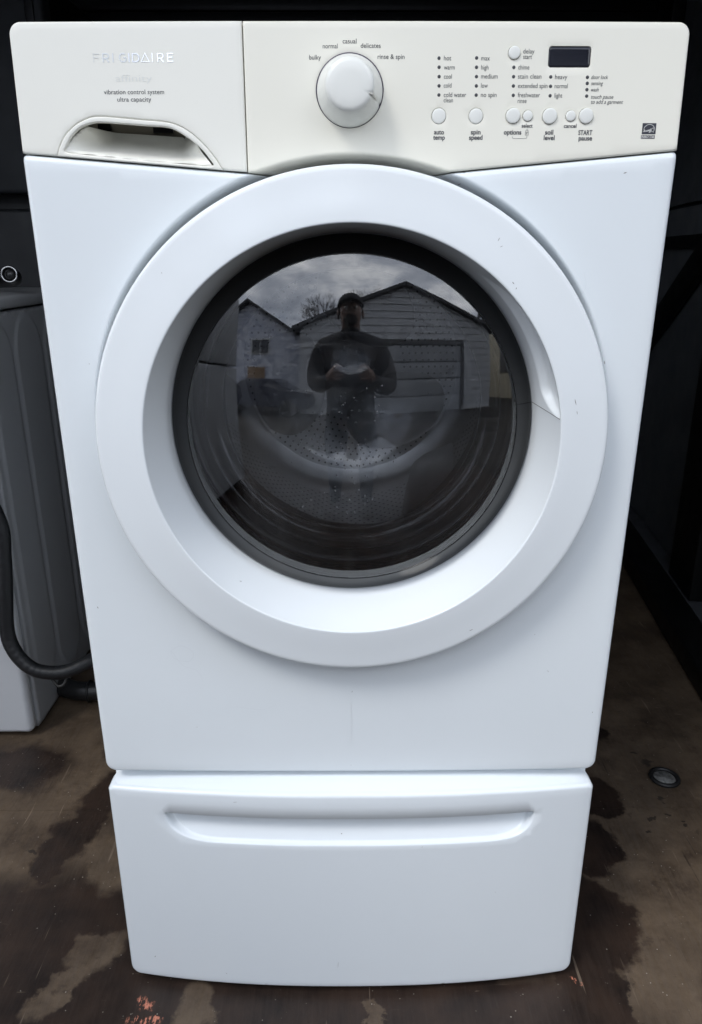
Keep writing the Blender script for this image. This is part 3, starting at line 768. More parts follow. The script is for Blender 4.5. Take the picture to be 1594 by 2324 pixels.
ol = arc(-PW + rr_, PB + rr_, rr_, 180, 270) + arc(PW - rr_, PB + rr_, rr_, 270, 360) + [(PW, .2), (PW, .3600)] + [(.3375, .3655), (.2, .3693), (0, .3705), (-.2, .3693), (-.3375, .3655)] + [(-PW, .3600)]
exs = []
for d_ in (-.0008, .0006, .0016, .0028, .0042, .0052):
    exs.append(ring_pts(resample(slp if area(np.array(slp)) > 0 else slp[::-1], .003), d_))
gx, gz = np.meshgrid(np.arange(-.255, .255, .006), np.arange(.284, .3305, .0026)); gg = np.stack([gx.ravel(), gz.ravel()], 1); gg = gg[inside(gg, SLP)]; gg = gg[dist_poly(gg, SLP) > .0056]
exs.append(gg)
me = panel(ol, [], .0125, hped, .02, edge=.0055, extra=np.concatenate(exs), bstep=.004, avoid=SLP)
dfront = part('drawer_front', me, WHITE2, ped)
marks([speck(-.0135, .2955, .0016, .0014, 0), speck(-.30, .055, .003, .0012, 1.2), speck(-.19, .035, .003, .0006), speck(.14, .017, .006, .0016, .1), speck(.05, .016, .003, .001, 0), speck(-.13, .018, .006, .0005, 0), speck(-.02, .06, .012, .0004, 1.5), speck(.10, .28, .002, .0006), speck(-.16, .356, .006, .0005, .1), speck(.21, .19, .0012)], hped, MK, dfront)
# ledge rising back from the crest
V = []; F = []; nx = 60
prof2 = [(0.0055, -.0030, -.0062), (0.0085, -.0012, .004), (.018, .0015, .0), (.034, .0045, 0), (.052, .0075, 0)]
def top_z(x): return float(np.interp(abs(x), [0, .2, .3375, PW], [.3705, .3693, .3655, .3600]))
nl = 9
for i in range(nx + 1):
    u = -1 + 2 * i / nx; x = u * (PW - .001)
    yb = -.006 - .0265 * (1 - abs(u) ** 2.3); zt = top_z(x)
    for j in range(nl):
        t = j / (nl - 1); xx = x * (1 - .028 * t)
        V.append((xx, yb + .0050 + (.040 - yb) * t, zt - .0008 + .0150 * t ** .9))
for i in range(nx):
    for j in range(nl - 1): F.append((i * nl + j, (i + 1) * nl + j, (i + 1) * nl + j + 1, i * nl + j + 1))
part('drawer_top_ledge', mesh(V, F), WHITE2, dfront)
part('pedestal_body', box(-.3385, .3385, .022, .74, .020, .3845, .004), WHITE2, ped, angle=30)
bm = bmesh.new()
for s_ in (-1, 1):
    for yy in (.018, .68):
        me = disc_fill([(0, 0), (.018, 0), (.02, .004), (.02, .012), (.009, .014), (.009, .022)], 0, 0, 20)
        me.transform(Matrix.Rotation(PI / 2, 4, 'X')); me.transform(Matrix.Translation((s_ * .29, yy, 0)))
        part('foot', me, plain('zinc_foot', (.22, .22, .2), .5, metal=.4), ped)
bm.free()

# ================================================================== FLOOR
def floor_mat():
    t = NT('stained_plywood_floor'); P = t.pos()
    # distorted coordinates for ragged stain edges
    nz = t.n('ShaderNodeTexNoise'); nz.inputs['Scale'].default_value = 14; nz.inputs['Detail'].default_value = 6; nz.inputs['Roughness'].default_value = .62; t.l(P, nz.inputs['Vector'])
    s1 = t.n('ShaderNodeVectorMath', operation='SUBTRACT'); t.l(nz.outputs['Color'], s1.inputs[0]); s1.inputs[1].default_value = (.5, .5, .5)
    s2_ = t.n('ShaderNodeVectorMath', operation='SCALE'); t.l(s1.outputs[0], s2_.inputs[0]); s2_.inputs['Scale'].default_value = .10
    a = t.n('ShaderNodeVectorMath', operation='ADD'); t.l(P, a.inputs[0]); t.l(s2_.outputs[0], a.inputs[1]); Q = a.outputs[0]
    def blob(cx, cy, rx, ry, soft=.2, rot=0):
        m = t.n('ShaderNodeMapping', vector_type='TEXTURE'); m.inputs['Location'].default_value = (cx, cy, 0); m.inputs['Rotation'].default_value = (0, 0, math.radians(rot)); m.inputs['Scale'].default_value = (rx, ry, 1e3)
        t.l(Q, m.inputs[0]); L = t.n('ShaderNodeVectorMath', operation='LENGTH'); t.l(m.outputs[0], L.inputs[0])
        return t.rng(L.outputs['Value'], 1 - soft, 1 + soft, 1, 0)
    def union(bs):
        r = bs[0]
        for b in bs[1:]: r = t.math('MAXIMUM', r, b)
        return r
    dark = union([blob(-.525, .36, .045, .16, rot=-12), blob(-.50, .02, .30, .19), blob(-.56, .245, .035, .07), blob(0, -.08, .42, .12), blob(0, -1.25, 2.2, 1.03), blob(.51, .405, .055, .055, .07), blob(.45, .27, .065, .075, .07), blob(.405, .10, .08, .10, .07), blob(.37, -.04, .062, .085, .07), blob(.52, .74, .05, .035, .1), blob(.57, .62, .04, .03, .1), blob(-.74, .5, .13, .08), blob(-.52, .62, .02, .10, rot=-20)])
    tan = union([blob(-.445, .235, .040, .075, rot=10), blob(-.41, .045, .045, .034, rot=35), blob(-.45, -.02, .02, .05, rot=-40), blob(-.235, -.06, .025, .045), blob(.035, -.075, .012, .03), blob(-.74, .24, .09, .12, rot=-25)])
    mask = t.math('SUBTRACT', dark, tan)
    mask = t.math('MAXIMUM', mask, t.rng(t.noise(5, 7, .7), .50, .70, 0, .85))
    grain = t.noise(30, 6, .7, stretch=(5, .5, 1))
    blotch = t.noise(8, 9, .72)
    tanc = t.mix(t.rng(blotch, .36, .64), (.054, .036, .022), (.140, .100, .065))
    tanc = t.mix(t.rng(grain, .35, .7, 0, .6), tanc, (.11, .085, .065))
    tanc = t.mix(t.rng(t.noise(26, 4, .7), .60, .68, 0, .6), tanc, (.055, .038, .027))
    dkc = t.mix(t.rng(t.noise(11, 6, .6), .35, .65), (.013, .009, .0075), (.036, .022, .0155))
    dkc = t.mix(t.rng(grain, .4, .75, 0, .5), dkc, (.045, .032, .026))
    c = t.mix(mask, tanc, dkc)
    # long scratches
    sc_ = t.math('MULTIPLY', t.rng(t.noise(22, 3, .6, stretch=(9, .55, 1), dist=.4), .67, .70), t.rng(t.noise(6, 2), .5, .6))
    c = t.mix(t.math('MULTIPLY', sc_, .5), c, (.04, .03, .025))
    sc2 = t.math('MULTIPLY', t.rng(t.noise(35, 3, .6, stretch=(.5, 6, 1), dist=.8), .70, .72), t.rng(t.noise(7, 2), .5, .6))
    c = t.mix(t.math('MULTIPLY', sc2, .35), c, (.28, .22, .17))
    for rot_, thr_, cc_, ff_ in ((.6, .675, (.26, .20, .15), .45), (1.15, .685, (.025, .018, .014), .6), (-.5, .69, (.03, .02, .016), .5)):
        mq = t.n('ShaderNodeMapping'); mq.inputs['Rotation'].default_value = (0, 0, rot_); mq.inputs['Scale'].default_value = (60, 3.2, 1); t.l(P, mq.inputs[0])
        nn = t.n('ShaderNodeTexNoise'); nn.inputs['Scale'].default_value = 1.6; nn.inputs['Detail'].default_value = 2; t.l(mq.outputs[0], nn.inputs['Vector'])
        c = t.mix(t.math('MULTIPLY', t.math('MULTIPLY', t.rng(nn.outputs[0], thr_, thr_ + .03), t.rng(t.noise(4 + rot_, 3), .48, .58)), ff_), c, cc_)
    # pale grit
    vo = t.n('ShaderNodeTexVoronoi'); vo.inputs['Scale'].default_value = 95; t.l(P, vo.inputs['Vector'])
    gm = t.math('MULTIPLY', t.rng(vo.outputs['Distance'], .10, .05, 0, 1) if False else t.rng(vo.outputs['Distance'], .05, .12, 1, 0), t.rng(t.noise(40, 2), .52, .60))
    c = t.mix(t.math('MULTIPLY', gm, .75), c, (.42, .38, .33))
    # orange paint marks
    om = union([blob(-.310, -.040, .014, .010, .25), blob(-.300, -.073, .022, .008, .25), blob(.346, -.016, .0075, .007, .25)])
    om = t.math('MULTIPLY', om, t.rng(t.noise(70, 5, .75, stretch=(2.5, .7, 1)), .50, .54))
    c = t.mix(om, c, (.58, .22, .14))
    # dark drip spots
    dsp = union([blob(.605, .345, .006, .005), blob(.640, .352, .005, .005), blob(.585, .306, .006, .005), blob(.665, .330, .006, .005), blob(.662, .312, .007, .006), blob(.655, .395, .007, .008), blob(-.60, .25, .004, .006), blob(.668, .505, .014, .010, .3), blob(.655, .545, .010, .004)])
    c = t.mix(t.math('MULTIPLY', dsp, .8), c, (.02, .016, .014))
    t.l(c, t.b.inputs['Base Color'])
    rg = t.mix(mask, (.62, .62, .62), (.42, .42, .42)); t.l(rg, t.b.inputs['Roughness'])
    t.b.inputs['Specular IOR Level'].default_value = .35
    t.bump(t.math('ADD', grain, t.math('MULTIPLY', t.noise(160, 3), .6)), .35, .0015)
    return t.m
FLOORM = floor_mat()
me = box(-1.62, 1.35, -1.75, 3.1, -.10, -.020); fl = part('floor', me, plain('floor_underside', (.03, .03, .03), .8), None, smooth=False); tag(fl, kind='structure')
for xa, xb, ya, yb in ((-1.60, 1.33, -1.74, .3670), (-1.60, 1.33, .3682, 1.5862), (-1.60, 1.33, 1.5874, 3.05)):
    part('floor_sheet', box(xa, xb, ya, yb, -.018, 0), FLOORM, fl, smooth=False)

# flat floor anchor with black ring
anc = empty('floor_anchor', (.678, .456, 0), 'round pale metal disc in a black ring on the floor right of the pedestal', 'floor anchor')
def zlathe(prof, c, n=40):
    me = disc_fill([(r, -z) for r, z in prof], 0, 0, n); me.transform(Matrix.Rotation(-PI / 2, 4, 'X')); me.transform(Matrix.Translation(c)); return me
part('disc', zlathe([(0, .0035), (.006, .004), (.007, .003), (.0215, .0035), (.023, .001)], (.678, .456, 0)), plain('weathered_zinc', (.20, .20, .19), .6, metal=.2, var=.5, scale=120), anc)
part('ring', tube([(.678 + .0275 * math.cos(2 * PI * k / 40), .456 + .0275 * math.sin(2 * PI * k / 40), .0035) for k in range(40)], .0050, 8, True), plain('black_ring_rubber', (.012, .012, .012), .5), anc)

# ================================================================== LEFT MACHINE
lm = empty('neighbour_washer', (-1.08, 1.0, 0), 'white laundry machine in the shade at left, with embossed side panel and rounded front corner', 'laundry machine')
LX = -.738
LG = enamel('white_paint_shaded_copy', (.38, .39, .405), (.22, .22, .2), .38, .2, 4.4)  # side of the white machine: its shade is put into this darker colour
LGF = enamel('white_paint_lit_copy', (.62, .64, .67), (.4, .4, .38), .38, .2, 6.4)  # lighter copy of the same paint for the better lit front
def stad(u, v, u0, u1, v0, v1):      # signed distance to a tall slot with rounded ends
    r = (u1 - u0) / 2; uc = (u0 + u1) / 2
    vv = np.clip(v, v0 + r * 1.3, v1 - r * 1.3)
    return np.hypot(u - uc, (v - vv) / 1.3) - r
def hside(u, v):     # panel() works in (u, v) = (depth, height); returns bulge
    h = 0.0 * u
    for (u0, u1, v0, v1, s) in ((.80, .945, .045, .945, 1), (.965, 1.11, .045, .945, 1), (.668, .782, .10, .935, 1), (1.13, 1.26, .045, .945, 1)):
        d = stad(u, v, u0, u1, v0, v1)
        h = h - .0035 * s * (sstep((.006 - d) / .012))
    return h
me = panel([(.640, .010), (1.32, .010), (1.32, .955), (.640, .955)], [], .0055, hside, .02, edge=.004, bstep=.02)
# local (x=depth, y=bulge, z=height) -> world
n = len(me.vertices); c = np.empty(n * 3); me.vertices.foreach_get('co', c); c = c.reshape(-1, 3)
c2 = np.stack([LX - c[:, 1], c[:, 0], c[:, 2]], 1); me.vertices.foreach_set('co', c2.ravel()); me.update()
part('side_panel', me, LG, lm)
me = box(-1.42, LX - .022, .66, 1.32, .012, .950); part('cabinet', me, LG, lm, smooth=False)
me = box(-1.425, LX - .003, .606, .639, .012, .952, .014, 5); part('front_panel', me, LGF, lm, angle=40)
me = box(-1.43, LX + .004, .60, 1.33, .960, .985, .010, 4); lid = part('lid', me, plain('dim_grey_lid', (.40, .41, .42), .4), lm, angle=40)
for xx in (-1.36, -.80):
    for yy in (.68, 1.25): part('foot', zlathe([(0, .012), (.02, .012), (.022, .0), ], (xx, yy, 0), 16), BLACKP, lm)
# corrugated hose
hp = spline([(-.90, .60, .80), (-.80, .565, .715), (-.735, .55, .63), (-.7085, .55, .551), (-.7125, .55, .482), (-.7205, .55, .41), (-.7316, .55, .313), (-.722, .55, .2604), (-.6932, .55, .2218), (-.655, .555, .2067), (-.6167, .565, .2065), (-.575, .60, .214), (-.53, .68, .212), (-.47, .80, .19)], 60)
hr = [.0152 + .0006 * math.cos(i * 2.2) for i in range(len(hp))]
tag(part('drain_hose', tube(hp, hr, 14), plain('black_hose_plastic', (.012, .013, .015), .38), None), 'black corrugated drain hose curving past the front corner of the shaded machine at left', 'hose')
hp2 = spline([(-.76, .80, .030), (-.70, .76, .032), (-.64, .755, .032), (-.56, .78, .030), (-.45, .86, .030)], 10)
h2 = empty('floor_hose', (-.66, .76, 0), 'short thick black hose lying on the floor beneath the corrugated drain hose', 'hose')
part('tube', tube(hp2, .024, 16), plain('black_rubber_hose', (.014, .014, .015), .33), h2)
part('clamp', tube([(-.655 + .0, .755 + .0262 * math.cos(2 * PI * k / 24), .032 + .0262 * math.sin(2 * PI * k / 24)) for k in range(24)], .003, 6, True), BLACKP, h2)
# hanging tie below the bend of the hose
tag(part('cable_tie', tube(spline([(-.6640, .556, .206), (-.650, .552, .188), (-.640, .55, .176), (-.628, .552, .180), (-.622, .556, .194)], 8), .0032, 8), plain('dark_cord', (.02, .02, .02), .6), None), 'dark loop of cord tied round the drain hose near the floor', 'cord')
# hose end with metal ring lying on the lid
fh = empty('inlet_hose_end', (-.765, .87, .985), 'dark hose end with a bright metal ring lying on the lid of the shaded machine', 'hose fitting')
ctr = Vector((-.752, .860, 1.030)); dirv = Vector((.18, -.96, .12)).normalized()
a1 = dirv.orthogonal().normalized(); b1 = dirv.cross(a1)
part('metal_ring', tube([ctr + (a1 * math.cos(2 * PI * k / 36) + b1 * math.sin(2 * PI * k / 36)) * .0160 for k in range(36)], .0022, 8, True), plain('bright_steel', (.6, .6, .6), .22, metal=1.0), fh)
bm = bmesh.new()
R_ = [[bm.verts.new(ctr - dirv * d + (a1 * math.cos(2 * PI * k / 24) + b1 * math.sin(2 * PI * k / 24)) * r) for k in range(24)] for r, d in ((.0152, -.001), (.0145, .006), (.0115, .010), (.0105, .004), (.0085, .004), (.0080, .020), (.0018, .021))]
for i in range(6):
    for k in range(24): bm.faces.new((R_[i][k], R_[i][(k + 1) % 24], R_[i + 1][(k + 1) % 24], R_[i + 1][k]))
part('socket', bm_mesh(bm), BLACKP, fh)
part('tube', tube(spline([ctr - dirv * .004, ctr - dirv * .05, (-.80, .99, 1.012), (-.90, 1.08, 1.003)], 8), [.0150] * 8 + [.012] * 17, 14), BLACKP, fh)

# ================================================================== DARK BACKGROUND
DK = lambda nm, v, r=.5: plain(nm, (v * .46, v * .5, v * .56), r, var=.15)
fr = empty('black_refrigerator', (-1.2, 1.7, 0), 'tall black refrigerator behind the shaded machine, with a slot handle in its upper door', 'refrigerator')
FXR = -.80
part('cabinet', box(-1.52, FXR - .01, 1.47, 2.1, .02, 1.78, .01), DK('fridge_black', .016), fr, angle=40)
part('lower_door', box(-1.52, FXR, 1.40, 1.465, .06, 1.195, .012), DK('fridge_door_lower', .05), fr, angle=40)
ud = part('upper_door', box(-1.52, FXR, 1.40, 1.465, 1.235, 1.79, .012), DK('fridge_door_upper', .08), fr, angle=40)
part('slot_handle', box(-.846, -.822, 1.394, 1.399, 1.47, 1.78, .004), BLACKP, ud, angle=40)

bw = part('rear_leak_blocker', box(-1.66, 1.75, 2.64, 2.67, -.1, 2.13), DK('rear_black', .01), None, smooth=False); tag(bw, 'black sheet added behind the ribbed roll-up door to block light leaks', 'wall')  # added sheet, stops sky light leaking past the slats and roof
rd = empty('roll_up_door', (0, 2.6, 0), 'black ribbed roll-up door closing the far end, above the washing machine', 'door')
for k in range(34):
    z = .02 + k * .060
    me = box(-1.56, 1.30, 2.60, 2.625, z, z + .056, .008, 2)
    part('slat', me, BLK_ if False else DK('slat_black_%d' % (k % 3), .025 + .008 * (k % 3), .4), rd, angle=40)
lw = empty('left_trailer_wall', (-1.60, 1, 0), 'dark left wall of the trailer behind the shaded laundry machine', 'wall')
part('panel', box(-1.66, -1.61, -.15, 2.6, 0, 2.05), DK('wall_dark_l', .03), lw, smooth=False)
rf = part('trailer_roof', box(-1.68, 1.75, -.32, 2.68, 2.06, 2.12), DK('roof_dark', .02), None, smooth=False); tag(rf, 'flat dark roof of the trailer over the washing machine', 'roof')
# right wall runs slightly outwards
rw = empty('right_trailer_wall', (.93, .8, 0), 'black right wall of the trailer with posts, diagonal brace and a floor rail', 'wall')
RT = Matrix.Translation((.795, 0, 0)) @ Matrix.Rotation(math.atan(-.125), 4, 'Z')
def rpart(name, me, mat, **k):
    me.transform(RT); return part(name, me, mat, rw, **k)
rpart('lower_panel', box(.155, .17, -.15, 2.6, .0, 1.230), DK('wall_dark_r', .34, .5), smooth=False)
rpart('added_leak_skin', box(.172, .19, -.15, 2.7, -.1, 2.07), DK('leak_skin_dark_r', .02, .6), smooth=False)  # added behind the panels to block light leaking through their gap
rpart('upper_panel', box(.150, .17, -.15, 2.6, 1.242, 2.05), DK('wall_dark_r2', .26, .5), smooth=False)
rpart('floor_rail', box(.0, .095, -.15, 2.6, .001, .066, .008), DK('rail_black', .006, .5), angle=40)
rpart('rail_ledge', box(.095, .149, -.15, 2.6, .001, .058, .004), DK('ledge_dark', .2, .5), angle=40)
for ya in (.20, 1.22, 2.30): rpart('post', box(.100, .149, ya, ya + .22, .059, 2.04, .006), DK('post_black_%d' % int(ya * 10), .005, .5), angle=40)
bmx = box(.118, .149, -.05, .05, -.70, .70, .006); bmx.transform(Matrix.Translation((0, 1.70, 1.04)) @ Matrix.Rotation(math.radians(60), 4, 'X')); rpart('brace', bmx, DK('brace_black', .004, .5), angle=40)
rpart('cross_member', box(.125, .149, 1.45, 2.29, 1.095, 1.135, .004), DK('cross_black', .005, .5), angle=40)
# thin metal hook hanging above the washer
tag(part('hook', tube(spline([(-.305, 1.62, 1.905), (-.305, 1.62, 1.860), (-.300, 1.61, 1.852), (-.296, 1.61, 1.862)], 6), .0022, 8), plain('dull_wire', (.25, .25, .25), .4, metal=.7), None), 'small dull metal hook hanging in the dark above the left end of the control panel', 'hook')

# ================================================================== OUTDOORS BEHIND THE VIEWER (seen mirrored in the door glass)
GZ = -.42
t = NT('wet_dirt'); c = t.mix(t.rng(t.noise(.9, 7, .65), .4, .6), (.018, .016, .014), (.045, .040, .036)); c = t.mix(t.rng(t.noise(5, 6, .7), .5, .7, 0, .6), c, (.03, .026, .023)); t.l(c, t.b.inputs['Base Color']); t.b.inputs['Roughness'].default_value = .7; t.bump(t.noise(9, 6, .7), .6, .05)
gnd = part('ground', mesh([(-60, -60, GZ), (60, -60, GZ), (60, 40, GZ), (-60, 40, GZ)], [(0, 1, 2, 3)]), t.m, None, smooth=False); tag(gnd, kind='structure')

ga = empty('garage', (2.2, -11, GZ), 'grey gabled garage with wide overhead door, mirrored in the door glass', 'garage')
SID = plain('grey_siding', (.40, .41, .43), .6, scale=3); DKT = plain('dark_trim', (.04, .04, .042), .6)
gx0, gx1, gpk, eav, pk = -2.1, 6.55, 2.35, 3.1, 4.85
k = 0; z = GZ
while z < pk - .05:
    z2 = min(z + .30, pk)
    def lim(zz):
        if zz <= eav: return gx0, gx1
        f = (zz - eav) / (pk - eav); return gx0 + (gpk - gx0) * f, gx1 + (gpk - gx1) * f
    segs = [(gx0, gx1)] if z >= 2.48 else [(gx0, -.75), (5.0, gx1)]
    for sa, sb in segs:
        a0, b0 = lim(z); a1_, b1_ = lim(z2 - .02)
        A0, B0 = max(sa, a0), min(sb, b0); A1, B1 = max(sa, a1_), min(sb, b1_)
        if B0 - A0 < .02: continue
        vs = [(A0, -8.955, z), (B0, -8.955, z), (B1, -8.985, z2 - .012), (A1, -8.985, z2 - .012), (A0, -9.02, z), (B0, -9.02, z), (B1, -9.02, z2 - .012), (A1, -9.02, z2 - .012)]
        part('siding_board', mesh(vs, [(1, 0, 3, 2), (4, 5, 6, 7), (0, 1, 5, 4), (2, 3, 7, 6), (1, 2, 6, 5), (3, 0, 4, 7)]), SID, ga, smooth=False)
    z += .30
part('wall', mesh([(gx0, -9.03, GZ), (gx1, -9.03, GZ), (gx1, -9.03, eav), (gpk, -9.03, pk), (gx0, -9.03, eav), (gx0, -15, GZ), (gx1, -15, GZ), (gx1, -15, eav), (gpk, -15, pk), (gx0, -15, eav)], [(1, 0, 4, 3, 2), (5, 6, 7, 8, 9), (0, 5, 9, 4), (6, 1, 2, 7)]), DKT, ga, smooth=False)
for k in range(4): part('door_panel', box(-.6, 4.85, -9.0, -8.97, GZ + .02 + k * .70, GZ + .68 + k * .70, .015), plain('garage_door_grey', (.23, .24, .255), .5, scale=2), ga, angle=40)
for a_0, b_0, c_0, d_0 in ((-.75, -.6, GZ, 2.45), (4.85, 5.0, GZ, 2.45), (-.75, 5.0, 2.40, 2.60)): part('door_trim', box(a_0, b_0, -8.98, -8.90, c_0, d_0), DKT, ga, smooth=False)
def slab(p0, p1, y0, y1, th):
    (xa, za), (xb, zb) = p0, p1
    vs = [(xa, y0, za), (xb, y0, zb), (xb, y1, zb), (xa, y1, za), (xa, y0, za + th), (xb, y0, zb + th), (xb, y1, zb + th), (xa, y1, za + th)]
    return mesh(vs, [(0, 3, 2, 1), (4, 5, 6, 7), (0, 1, 5, 4), (1, 2, 6, 5), (2, 3, 7, 6), (3, 0, 4, 7)])
ROOFM = plain('dark_shingle', (.05, .05, .055), .8)
part('roof', slab((gx0 - .3, eav - .13), (gpk, pk + .02), -15.2, -8.7, .14), ROOFM, ga, smooth=False)
part('roof', slab((gpk, pk + .02), (gx1 + .3, eav - .13), -15.2, -8.7, .14), ROOFM, ga, smooth=False)

ho = empty('house', (-6, -14, GZ), 'pale unfinished gabled house with one window and a boarded door, mirrored in the door glass', 'house')
t = NT('house_wrap'); br = t.n('ShaderNodeTexBrick'); br.inputs['Color1'].default_value = (.55, .57, .64, 1); br.inputs['Color2'].default_value = (.58, .60, .66, 1); br.inputs['Mortar'].default_value = (.62, .63, .68, 1)
mpn = t.n('ShaderNodeMapping'); mpn.inputs['Rotation'].default_value = (PI / 2, 0, 0); t.l(t.pos(), mpn.inputs[0]); t.l(mpn.outputs[0], br.inputs['Vector']); br.inputs['Scale'].default_value = 1.0; br.inputs['Brick Width'].default_value = .75; br.inputs['Row Height'].default_value = .5
print_ = t.math('MULTIPLY', t.rng(t.noise(3.2, 2, .5, stretch=(1, 1, 3)), .5, .56), .7)
t.l(t.mix(print_, br.outputs[0], (.20, .23, .33)), t.b.inputs['Base Color']); t.b.inputs['Roughness'].default_value = .6
hx0, hx1, hpk, he, hp_ = -9.6, -2.45, -6.0, 3.05, 5.35
part('wall', mesh([(hx0, -12, GZ), (hx1, -12, GZ), (hx1, -12, he), (hpk, -12, hp_), (hx0, -12, he), (hx0, -19, GZ), (hx1, -19, GZ), (hx1, -19, he), (hpk, -19, hp_), (hx0, -19, he)], [(1, 0, 4, 3, 2), (5, 6, 7, 8, 9), (0, 5, 9, 4), (6, 1, 2, 7)]), t.m, ho, smooth=False)
part('roof', slab((hx0 - .4, he - .25), (hpk, hp_ + .02), -19.3, -11.6, .16), ROOFM, ho, smooth=False)
part('roof', slab((hpk, hp_ + .02), (hx1 + .4, he - .25), -19.3, -11.6, .16), ROOFM, ho, smooth=False)
wi = part('window', box(-5.75, -4.55, -12.03, -11.96, 2.35, 3.25), plain('white_frame', (.5, .5, .5), .5), ho, smooth=False)
for xa in (-5.67, -5.12): part('pane', box(xa, xa + .5, -11.958, -11.94, 2.43, 3.17), plain('dark_pane', (.02, .022, .03), .1), wi, smooth=False)
part('boarded_door', box(-5.95, -4.85, -12.03, -11.95, GZ + .3, 1.65), plain('raw_board', (.30, .20, .12), .7), ho, smooth=False)

cr_h = empty('cream_house', (11.5, -9, GZ), 'tall cream sided house at the far right, mirrored at the rim of the door glass', 'house')
part('wall', box(9.6, 14.5, -14, -5.5, GZ, 5.2), plain('cream_paint', (.55, .50, .38), .6), cr_h, smooth=False)
part('roof', box(9.3, 14.8, -14.3, -5.2, 5.21, 5.5), ROOFM, cr_h, smooth=False)
for yy in (-12, -9.5, -7.2): part('window', box(9.55, 9.61, yy, yy + .9, 1.2, 2.5), plain('dark_window', (.02, .02, .03), .1), cr_h, smooth=False)
# refrigerator waiting at the left of the doorway
rg = empty('grey_refrigerator', (-1.25, -1.15, 0), 'grey two door refrigerator left of the doorway, mirrored at the left of the door glass', 'refrigerator')
GRF = plain('grey_fridge_paint', (.42, .43, .45), .4)
part('cabinet', box(-1.60, -1.02, -1.50, -.86, 0, 1.72, .01), GRF, rg, angle=40)
part('lower_door', box(-1.015, -.955, -1.50, -.86, .05, 1.02, .012), GRF, rg, angle=40)
part('upper_door', box(-1.015, -.955, -1.50, -.86, 1.035, 1.72, .012), GRF, rg, angle=40)

# bare trees behind the roofs
def tree(x, y, h, seed, label):
    rn = random.Random(seed); bmT = bmesh.new(); bmB = bmesh.new()
    root = empty('bare_tree', (x, y, GZ), label, 'tree', 'bare trees behind the garage')
    tube([(x, y, GZ), (x + .1, y, GZ + h * .25), (x - .05, y, GZ + h * .45)], [.20, .15, .11], 7, bm=bmT)
    def grow(p, d, L, r, dep):
        q = p + d * L; m = (p + q) / 2 + Vector((rn.uniform(-1, 1), rn.uniform(-1, 1), rn.uniform(-1, 1))) * L * .06
        tube([p, m, q], [r, r * .8, r * .6], 4, bm=bmB)
        if dep == 0: return
        for _ in range(3 if dep > 1 else 4):
            nd = (d + Vector((rn.uniform(-1, 1), rn.uniform(-1, 1), rn.uniform(-.35, .8))) * .62).normalized(); grow(q, nd, L * rn.uniform(.62, .82), r * .58, dep - 1)
    for _ in range(6):
        grow(Vector((x, y, GZ + h * rn.uniform(.3, .45))), Vector((rn.uniform(-.7, .7), rn.uniform(-.7, .7), 1)).normalized(), h * .2, .075, 4)
    bk = plain('grey_bark', (.07, .06, .055), .9)
    part('trunk', bm_mesh(bmT), bk, root); part('crown', bm_mesh(bmB), bk, root)
tree(-1.6, -19, 9.0, 3, 'bare grey tree left of the garage gable, mirrored beside the photographer')
tree(.9, -20, 9.4, 5, 'bare grey tree behind the garage ridge, mirrored above the photographer')

# parked car by the unfinished house
def car():
    root = empty('parked_car', (-3.6, -8.6, GZ), 'dark parked car in front of the unfinished house, mirrored in the door glass', 'car')
    px = [(-2.1, .35), (-2.15, .70), (-1.95, .88), (-1.15, .97), (-.55, 1.40), (.75, 1.42), (1.45, .99), (2.05, .90), (2.15, .60), (2.1, .35)]
    bm = bmesh.new(); S = []
    for yy, sh in ((-.82, .94), (-.6, 1.0), (.6, 1.0), (.82, .94)):
        S.append([bm.verts.new((-3.6 + a * sh, -8.6 + yy, GZ + .35 + (b - .35) * (sh if b > 1 else 1))) for a, b in px])
    for i in range(3):
        for j in range(len(px)): bm.faces.new((S[i][j], S[i][(j + 1) % len(px)], S[i + 1][(j + 1) % len(px)], S[i + 1][j]))
    bm.faces.new(S[0]); bm.faces.new(S[-1][::-1])
    bmesh.ops.bevel(bm, geom=list(bm.edges), offset=.04, segments=2, affect='EDGES', clamp_overlap=True)
    part('body', bm_mesh(bm), plain('dark_blue_paint', (.02, .024, .045), .2), root, angle=40)
    for s_ in (-1, 1):
        part('side_window', mesh([(-3.6 - .95, -8.6 + s_ * .815, GZ + 1.0), (-3.6 + 1.15, -8.6 + s_ * .815, GZ + 1.0), (-3.6 + .68, -8.6 + s_ * .795, GZ + 1.34), (-3.6 - .5, -8.6 + s_ * .795, GZ + 1.34)], [(0, 1, 2, 3)]), plain('car_glass', (.03, .035, .04), .05), root, smooth=False)
        for xx in (-1.3, 1.3):
            me = disc_fill([(0, -.11), (.18, -.11), (.20, -.10), (.31, -.10), (.33, -.07), (.33, .1)], 0, 0, 24)
            if s_ > 0: me.transform(Matrix.Rotation(PI, 4, 'Z'))
            me.transform(Matrix.Translation((-3.6 + xx, -8.6 + s_ * .78, GZ + .33))); wl = part('wheel', me, plain('tyre', (.02, .02, .02), .7), root)
    part('headlight', box(-1.56, -1.46, -9.2, -8.95, GZ + .62, GZ + .74, .02), PAPERW, root, angle=40)
car()

